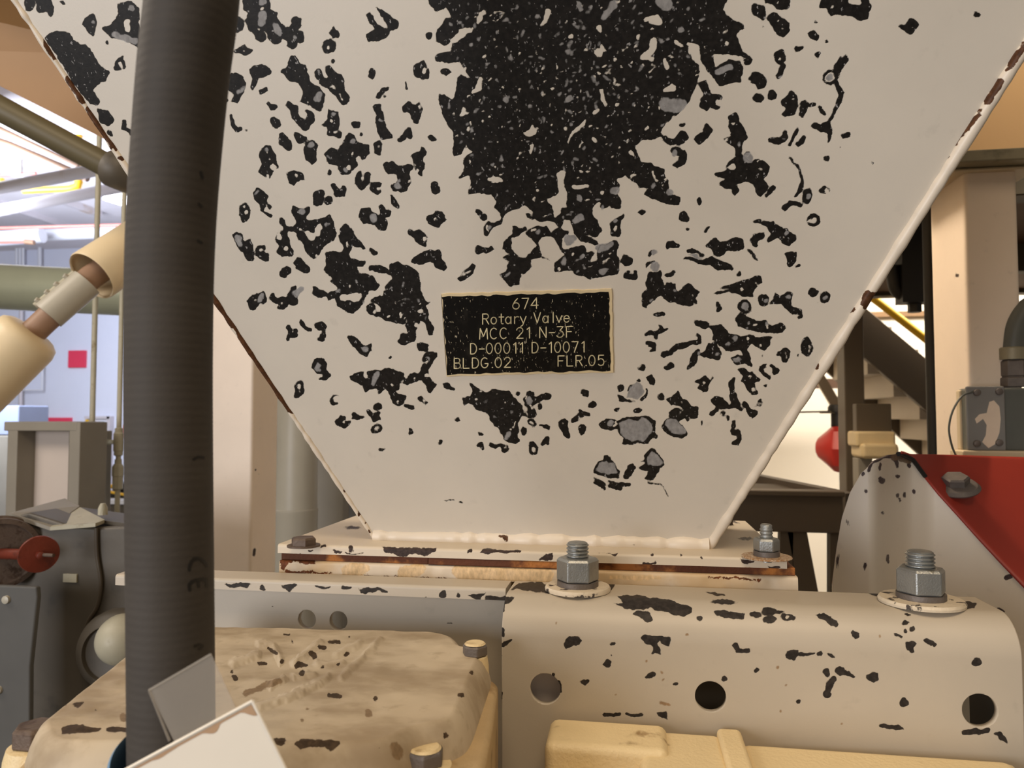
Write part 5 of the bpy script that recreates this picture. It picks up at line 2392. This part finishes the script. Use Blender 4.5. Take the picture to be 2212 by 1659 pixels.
# tan chute at the top left
q = [at_d(-160, 105, 1.75), at_d(300, 338, 1.75), at_d(300, -40, 1.50), at_d(-160, -160, 1.50)]
ch = thing('tan_chute', 'tan sloping chute underside at the top left behind the hopper', 'chute', q[0])
MB().prism([q[0], q[1], at_d(300, 120, 1.72), at_d(-160, 10, 1.72)], FWD * .03 + UPV * .03).build('lower_face', M['tan'], ch)
MB().prism([at_d(-160, 10, 1.72), at_d(300, 120, 1.72), at_d(300, -160, 1.47), at_d(-160, -160, 1.47)], FWD * .03 + UPV * .03).build('upper_face', M['tan'], ch)

# dark sloping pipe with its coupling
sp_ = thing('sloping_pipe', 'dark olive pipe sloping down under the tan chute to a black coupling', 'pipe', at_d(250, 365, 1.6))
MB().tube([at_d(-80, 192, 1.5), at_d(258, 372, 1.6)], .0265, 28).build('pipe', M['olive'], sp_)
MB().tube(smooth_path([at_d(240, 361, 1.6), at_d(256, 368, 1.6), at_d(276, 376, 1.62), at_d(330, 396, 1.66)], 8), [.030] * 2 + [.041] * 23, 28).build('coupling', M['darkgrey'], sp_)

# pipes near the ceiling of the left bay


def pipe(nm, mat, lab, pts, r, cat='pipe', sub=0, seg=16):
    o = MB().tube(smooth_path(pts, sub) if sub else pts, r, seg).build(nm, M[mat], None, smooth=60)
    return tag(o, lab, cat)


pipe('overhead_pipe', 'lav', 'upper of two pale overhead pipes, slanting across the left bay', [at_d(-60, 418, 4.6), at_d(330, 344, 4.6)], .039)
pipe('overhead_pipe', 'lav', 'lower of two pale overhead pipes, just above the white lamps', [at_d(-60, 466, 4.8), at_d(330, 391, 4.8)], .037)
yp = thing('gas_pipe', 'yellow gas pipe with elbow crossing behind the pale overhead pipes', 'pipe', at_d(170, 405, 5.4))
MB().tube(smooth_path([at_d(50, 412, 5.4), at_d(110, 409, 5.4), at_d(150, 407, 5.4), at_d(168, 401, 5.4), at_d(171, 385, 5.4), at_d(171, 320, 5.4), at_d(171, 150, 5.4)], 6), .022, 14).build('pipe', M['yellow'], yp)
c = at_d(170, 402, 5.4)
MB().tube([at_d(156, 407, 5.4), at_d(168, 403, 5.4), at_d(171, 390, 5.4)], .03, 14).build('elbow', M['yellow'], yp)
pipe('yellow_stub', 'yellow', 'short yellow pipe stub at the left edge below the brown pipe', [at_d(-30, 388, 5.4), at_d(6, 392, 5.4)], .026)
pipe('sprinkler_pipe', 'redpipe', 'thin red sprinkler pipe across the left bay, above the white duct', [at_d(-40, 494, 6.4), at_d(340, 484, 6.4)], .013)
pipe('sprinkler_pipe', 'redpipe', 'short thin red pipe at the upper left above the overhead pipes', [at_d(-40, 381, 6.0), at_d(78, 374, 6.0)], .013)
pipe('brown_pipe', 'brownpipe', 'brown pipe slanting down at the upper left with a small valve', [at_d(-40, 292, 5.0), at_d(20, 312, 5.0), at_d(132, 360, 5.0), at_d(190, 386, 5.0)], .024)
pipe('brown_pipe', 'brownpipe', 'thinner brown pipe slanting beside the dark olive pipe', [at_d(-30, 262, 5.0), at_d(60, 306, 5.0), at_d(170, 358, 5.0)], .014)
pipe('white_conduit', 'whiteduct', 'white conduit bent like a hook at the upper left', [at_d(30, 300, 5.6), at_d(31, 366, 5.6), at_d(38, 378, 5.6), at_d(52, 380, 5.6)], .012, 'conduit', 6)
pipe('drop_rod', 'boltgrey', 'thin grey hanger rod beside the hooked white conduit', [at_d(48, 300, 5.9), at_d(47, 380, 5.9)], .006, 'rod')
pipe('white_duct', 'whiteduct', 'long white duct along the top of the left block wall', [at_d(-60, 512, 7.2), at_d(96, 508, 7.2), at_d(340, 497, 7.2)], .058, 'duct')
pipe('duct_end', 'whiteduct', 'wider pale duct section on the left part of the white duct', [at_d(-60, 520, 6.9), at_d(92, 508, 6.9)], .07, 'duct')
rvp = thing('sprinkler_valve', 'thin red pipe with a brown valve handle low under the white duct', 'pipe', at_d(20, 523, 6.6))
MB().tube([at_d(-20, 524, 6.6), at_d(62, 522, 6.6)], .012, 14).build('pipe', M['redpipe'], rvp)
MB().tube([at_d(54, 522, 6.6), at_d(74, 524, 6.6)], .022, 14).build('handle', M['brownpipe'], rvp)
for (x, y0, y1, lab) in ((36, 528, 590, 'leftmost of the thin wall conduits under the brown valve'), (43, 526, 590, 'thin wall conduit directly under the brown valve'), (50, 524, 600, 'white wall conduit right of the brown valve')):
    pipe('wall_conduit', 'whiteduct', lab, [at_y(x, y0, 7.9), at_y(x, y1, 7.9)], .016, 'conduit')
pipe('wall_conduit', 'whiteduct', 'forked white wall conduit above the big silver pipe', [at_y(82, 516, 7.9), at_y(86, 535, 7.9), at_y(86, 600, 7.9)], .02, 'conduit')
pipe('wall_conduit', 'lav', 'white wall conduit running down beside the cream insulated pipe', [at_y(46, 660, 7.9), at_y(44, 900, 7.9)], .022, 'conduit')
pipe('wall_conduit', 'whiteduct', 'bent grey conduit on the block wall left of the red square sign', [at_y(92, 775, 7.9), at_y(91, 842, 7.9), at_y(44, 843, 7.9)], .010, 'conduit')
# ceiling beams of the left bay
for i, (a, b_) in enumerate((((50, 455), (165, 494)), ((160, 440), (215, 460)))):
    p, q_ = at_z(a[0], a[1], ZC - .02), at_z(b_[0], b_[1], ZC - .02)
    d_ = (q_ - p)
    d_[2] = 0
    d_ /= np.linalg.norm(d_)
    s_ = np.cross(d_, (0, 0, 1)) * .03
    p2, q2 = p - d_ * 2.0, q_
    o = MB().prism([p2 - s_, p2 + s_, q2 + s_, q2 - s_], (0, 0, -.06)).build('ceiling_beam', M['lav'], None)
    o.location[2] = .0195
    tag(o, ('longer tan beam on the left bay ceiling' if i == 0 else 'shorter tan beam on the left bay ceiling near the lamps'), 'beam')
# two lit lamps
for i, (x0, x1, y0, y1, dp) in enumerate(((224, 268, 412, 446, 5.6), (272, 300, 424, 452, 5.9))):
    cc_ = at_d((x0 + x1) / 2, (y0 + y1) / 2, dp)
    hw = (x1 - x0) / 2 / FPX * dp
    L = thing('ceiling_lamp', ('left of the two lit white ceiling lamps beside the hose' if i == 0 else 'right lit white ceiling lamp partly behind the hose'), 'lamp', cc_, 'lit lamps of the left bay')
    pr = [at_d(x0 - 2, (y0 + y1) / 2 + 2, dp), at_d(x1, y1, dp), at_d(x1, y0, dp + .25), at_d((x0 + x1) / 2 + 6, y0 + 2, dp + .25)]
    MB().prism(pr, (0, 0, .05)).build('tube_panel', M['lamp'], L)
    MB().tube([cc_ + (0, 0, .05), (cc_[0], cc_[1], ZC - .0005)], .008, 8).build('hanger', M['boltgrey'], L)

# big silver pipe
bp = thing('process_pipe', 'large pale green-silver horizontal pipe crossing behind the hose, left', 'pipe', at_d(100, 622, 3.0))
MB().tube([at_d(-150, 612, 3.0), at_d(420, 641, 3.0)], .092, 40).build('pipe', M['silver'], bp)

# insulated pipe with its bare coupling
ip = thing('insulated_pipe', 'cream insulated pipe with a bare grey clamp coupling, left of the hose', 'pipe', at_d(60, 715, 1.6))
a = at_d(72, 715, 1.6)
b_ = at_d(-150, 935, 1.55)
ax_ = (b_ - a) / np.linalg.norm(b_ - a)
MB().lathe([(.028, 0), (.050, .002), (.062, .010), (.067, .026), (.067, .5)], a, ax_, 44).build('lower_insulation', M['insul'], ip, smooth=60)
a2 = at_d(197, 597, 1.66)
b2 = at_d(360, 490, 1.83)
ax2 = (b2 - a2) / np.linalg.norm(b2 - a2)
m = MB().lathe([(.053, .004), (.0575, .0), (.0595, .004), (.0595, .3)], a2, ax2, 44)
m.f = [f for f in m.f if len(f) < 44]
m.mi = m.mi[:len(m.f)]
m.build('upper_insulation', M['insul'], ip, smooth=60, solid=.004)
MB().tube([a + ax_ * .05, at_d(105, 686, 1.61), at_d(195, 600, 1.655), a2 + ax2 * .2], .0265, 28).build('bare_pipe', M['brownpipe'], ip)
c0, c1 = at_d(104, 682, 1.612), at_d(188, 610, 1.652)
cl = MB().tube(lerp(c0, c1, 5), .0335, 28).build('coupling', M['greypipe'], ip, smooth=40)
nn = np.cross((c1 - c0) / np.linalg.norm(c1 - c0), FWD)
if nn[2] < 0:
    nn = -nn
nn /= np.linalg.norm(nn)
m = MB()
side = nn * .030 - FWD * .004
for s_ in (0.02, .98):
    pass
p, q_ = c0 + side, c1 + side
m.tube(lerp(p, q_, 4), .0095, 10)
m.build('clamp_strip', M['conduit'], cl)
for i in range(4):
    t = .14 + .24 * i
    pc = c0 + (c1 - c0) * t + side
    MB().lathe([(.006, 0), (.006, .009), (.004, .011)], pc - FWD * .006, nn - FWD * .6, 6).build('clamp_bolt', M['greypipe'], cl, smooth=25)

# vertical conduits
YV = 2.19
c = at_y(199, 925, YV)
m = MB().tube([(c[0], YV, at_y(117, 931, 2.12)[2] + .0003), (c[0], YV, 3.549)], .0085, 16)
o = m.build('vertical_conduit', M['conduit'], None)
tag(o, 'left of the two thin vertical conduits, rising from the grey panel box', 'conduit')
vc = thing('vertical_conduit', 'right of two thin vertical conduits, with a tee fitting beside the hose', 'conduit', at_y(258, 1075, YV))
c = at_y(260, 800, YV)
zt_, zu = at_y(257, 955, YV)[2], at_y(256, 1025, YV)[2]
xs_ = c[0] - .0105 - at_y(180, (931 + 2400) / 2, 2.12)[0]
MB().tube([(c[0], YV, .0), (c[0], YV, 3.549)], .008, 16).build('pipe', M['conduit'], vc)
MB().lathe([(.010, -.045), (.0135, -.042), (.0135, -.03), (.0155, -.028), (.0155, .028), (.0125, .032), (.0125, .045), (.009, .047)], (c[0], YV, zt_), (0, 0, 1), 20).build('tee', M['conduit'], vc, smooth=30)
MB().lathe([(.0075, 0), (.0075, xs_ * .7), (.010, xs_ * .72), (.010, xs_ * .98), (.007, xs_)], (c[0] - .010, YV, zt_ + .0), (-1, 0, 0), 16).build('branch', M['conduit'], vc, smooth=30)
MB().lathe([(.010, -.05), (.0165, -.046), (.0165, -.006), (.0185, -.004), (.0185, .026), (.0165, .028), (.011, .036), (.011, .05)], (c[0], YV, zu), (0, 0, 1), 8).build('union', M['conduit'], vc, smooth=30)
# panel cabinet
cb_ = thing('panel_cabinet', 'grey framed cabinet with a recessed pale panel, left of the hose', 'cabinet', at_y(90, 1300, 2.0))
boxpx('cabinet_body', 'midgrey', cb_, 10, 180, 931, 2400, 2.12, 2.216, .003)
boxpx('frame_side', 'midgrey', cb_, 8, 30, 912, 1500, 2.0, 2.119, .003)
boxpx('frame_side', 'midgrey', cb_, 142, 166, 912, 1500, 2.0, 2.119, .003)
boxpx('frame_top', 'midgrey', cb_, 8, 166, 911, 931, 1.999, 2.119, .003)
boxpx('edge_strip', 'darkgrey', cb_, 162, 175, 911, 1500, 2.03, 2.119, .002)
boxpx('pale_panel', 'panel', cb_, 30, 142, 931, 1500, 2.07, 2.119, .001)
# left block wall furniture
rs_ = boxpx('red_sign', 'redsign', None, 147, 184, 757, 794, 7.97, 7.999, 0)
tag(rs_, 'red square sign on the pale block wall, left of the conduits', 'sign')
rs_ = boxpx('red_board', 'redsign', None, 64, 151, 902, 960, 7.96, 7.999, 0)
tag(rs_, 'red board showing just above the grey framed cabinet', 'board')
fr_ = thing('notice_frame', 'pale framed notice board on the far wall, behind the two conduits', 'notice board', at_y(210, 1000, 7.95))
boxpx('board', 'whiteduct', fr_, 186, 230, 905, 1100, 7.96, 7.999, 0)
boxpx('frame', 'lav', fr_, 228, 236, 899, 1100, 7.93, 7.999, 0)
boxpx('frame', 'lav', fr_, 182, 236, 899, 905, 7.93, 7.999, 0)
boxpx('yellow_note', 'yellow', fr_, 184, 190, 906, 916, 7.94, 7.9595, 0)
boxpx('pink_note', 'redsign', fr_, 200, 208, 912, 926, 7.94, 7.9595, 0)
rb_ = boxpx('red_cabinet', 'redpipe', None, 266, 300, 918, 946, 7.7, 7.9995, 0)
tag(rb_, 'small red box on the far wall right of the notice frame', 'box')
bb = boxpx('blue_bin', 'binblue', None, -60, 40, 876, 940, 5.0, 5.3, .01)
bb2 = boxpx('bin_stand', 'midgrey', None, -60, 40, 940.5, 1800, 5.0, 5.3, .01)
tag(bb, 'blue-grey bin at the left edge above the framed cabinet', 'bin')
tag(bb2, 'grey stand under the blue-grey bin at the left edge', 'stand')
tbl = thing('work_table', 'grey work table with a pale top behind the right conduit', 'table', at_y(270, 1110, 3.4))
boxpx('top', 'whiteduct', tbl, 200, 330, 1080, 1090, 3.4, 4.0, .003)
boxpx('front', 'darkgrey', tbl, 205, 325, 1090.5, 2000, 3.42, 3.98, .003)
tl = thing('tool_box', 'black tool tray with yellow tools on the work table by the hose', 'tools', at_y(252, 1080, 3.5))
ztb = at_y(250, 1080, 3.4)[2]
xa_, xb_ = at_y(222, 1070, 3.5)[0], at_y(290, 1070, 3.5)[0]
MB().box(xa_, xb_, 3.48, 3.62, ztb + .0005, ztb + .03).build('tray', M['black'], tl, bevel=.004)
MB().tube([(xa_ + .01, 3.475, ztb + .045), (xa_ + .07, 3.475, ztb + .030), (xb_ - .03, 3.475, ztb + .018)], .007, 10).build('yellow_handle', M['yellow'], tl)
MB().tube([(xa_ + .01, 3.52, ztb + .055), (xb_ - .06, 3.52, ztb + .06)], .012, 10).build('yellow_handle', M['yellow'], tl)
MB().box(xa_ + .05, xb_, 3.5, 3.6, ztb + .031, ztb + .075).build('black_case', M['black'], tl, bevel=.01)

# ------------------------------------------------------------------ dark machine at the lower left
mc = thing('drive_machine', 'dark grey drive machine with round cowling and pulley, lower left', 'machine', at_d(150, 1500, 1.25))
YM = 1.15
prof = [(20, 1118), (60, 1108), (152, 1136), (205, 1140), (288, 1136), (288, 2100), (-60, 2100), (-60, 1150)]
MB().prism([at_y(x, y, YM) for x, y in prof], (0, .07, 0)).build('housing', M['darkgrey'], mc, bevel=.006)
# lid plates leaning back from the top edge
MB().prism([at_y(20, 1116, YM), at_y(108, 1146, YM - .01), at_y(172, 1100, YM + .10), at_y(140, 1083, YM + .14)], (0, .0, .006)).build('lid_plate', M['midgrey'], mc)
MB().prism([at_y(108, 1146, YM - .01), at_y(206, 1138, YM - .01), at_y(226, 1130, YM + .02), at_y(172, 1102, YM + .10)], (0, .0, .006)).build('lid_plate', M['conduit'], mc)
MB().prism([at_y(172, 1102, YM + .10), at_y(226, 1132, YM + .02), at_y(300, 1142, YM + .02), at_y(300, 1120, YM + .10)], (0, 0, .006)).build('lid_plate', M['darkgrey'], mc)
sm_ = smooth_path([at_y(208, 1140, YM - .004), at_y(210, 1200, YM - .004), at_y(218, 1260, YM - .004), at_y(210, 1310, YM - .004), at_y(190, 1345, YM - .004), at_y(178, 1400, YM - .004), at_y(180, 1460, YM - .004)], 8)
MB().tube(sm_, .0035, 10).build('edge_seam', M['steeldark'], mc)
c = at_y(262, 1400, YM)
MB().lathe([(.068, .0), (.066, .018), (.060, .03), (.045, .038), (.044, .03), (.02, .03)], c, (.1, -1, .05), 44).build('cowling', M['darkgrey'], mc, smooth=50)
dm = [(.041 * cos(t * pi / 2 / 10), .02 + .045 * sin(t * pi / 2 / 10)) for t in range(11)]
MB().lathe(dm, at_y(282, 1374, YM - .02), (.1, -1, .05), 36).build('dome', M['conduit'], mc, smooth=70)
boxpx('small_plate', 'conduit', mc, 136, 165, 1240, 1258, YM - .003, YM - .0002, 0)
MB().lathe([(.008, 0), (.008, .012), (.004, .02)], at_y(222, 1112, YM + .03), (0, 0, 1), 10).build('lever_knob', M['conduit'], mc)
# pulley on the left
c = at_y(2, 1196, YM - .04)
MB().lathe([(.020, -.03), (.058, -.03), (.060, -.024), (.050, -.014), (.060, -.004), (.060, .004), (.052, .006), (.05, .0), (.02, .0)], c, (.72, -.66, -.1), 44).build('pulley', M['boltbrown'], mc, smooth=35)
MB().tube([c, at_y(60, 1198, YM - .06)], .009, 16).build('shaft', M['redwheel'], mc)
c = at_y(84, 1197, YM - .08)
dsc = MB().lathe([(.004, -.004), (.029, -.004), (.030, 0), (.029, .003), (.006, .005), (.006, .014), (.003, .016)], c, (.80, -.58, -.06), 40).build('red_disc', M['redwheel'], mc, smooth=35)
MB().tube([c + (0.004, -.004, 0), at_y(116, 1200, YM - .09)], .0028, 10).build('pin', M['boltbrown'], dsc)
# blue-grey guard plate at the lower left
gpz = thing('guard_plate', 'blue-grey guard plate with pale bolts at the lower left corner', 'plate', at_y(30, 1600, YM - .12))
q = [at_y(-80, 1262, YM - .13), at_y(78, 1268, YM - .13), at_y(80, 1290, YM - .13), at_y(64, 1440, YM - .13), at_y(60, 2000, YM - .13), at_y(-80, 2000, YM - .13)]
pl_ = MB().prism(q, (0, .01, 0)).build('plate', M['bluegrey'], gpz, bevel=.003)
for (x, y) in ((15, 1295), (-2, 1490)):
    MB().lathe([(.0065, 0), (.006, .004), (.003, .005)], at_y(x, y, YM - .13), (0, -1, 0), 20).build('bolt', M['greypipe'], gpz)
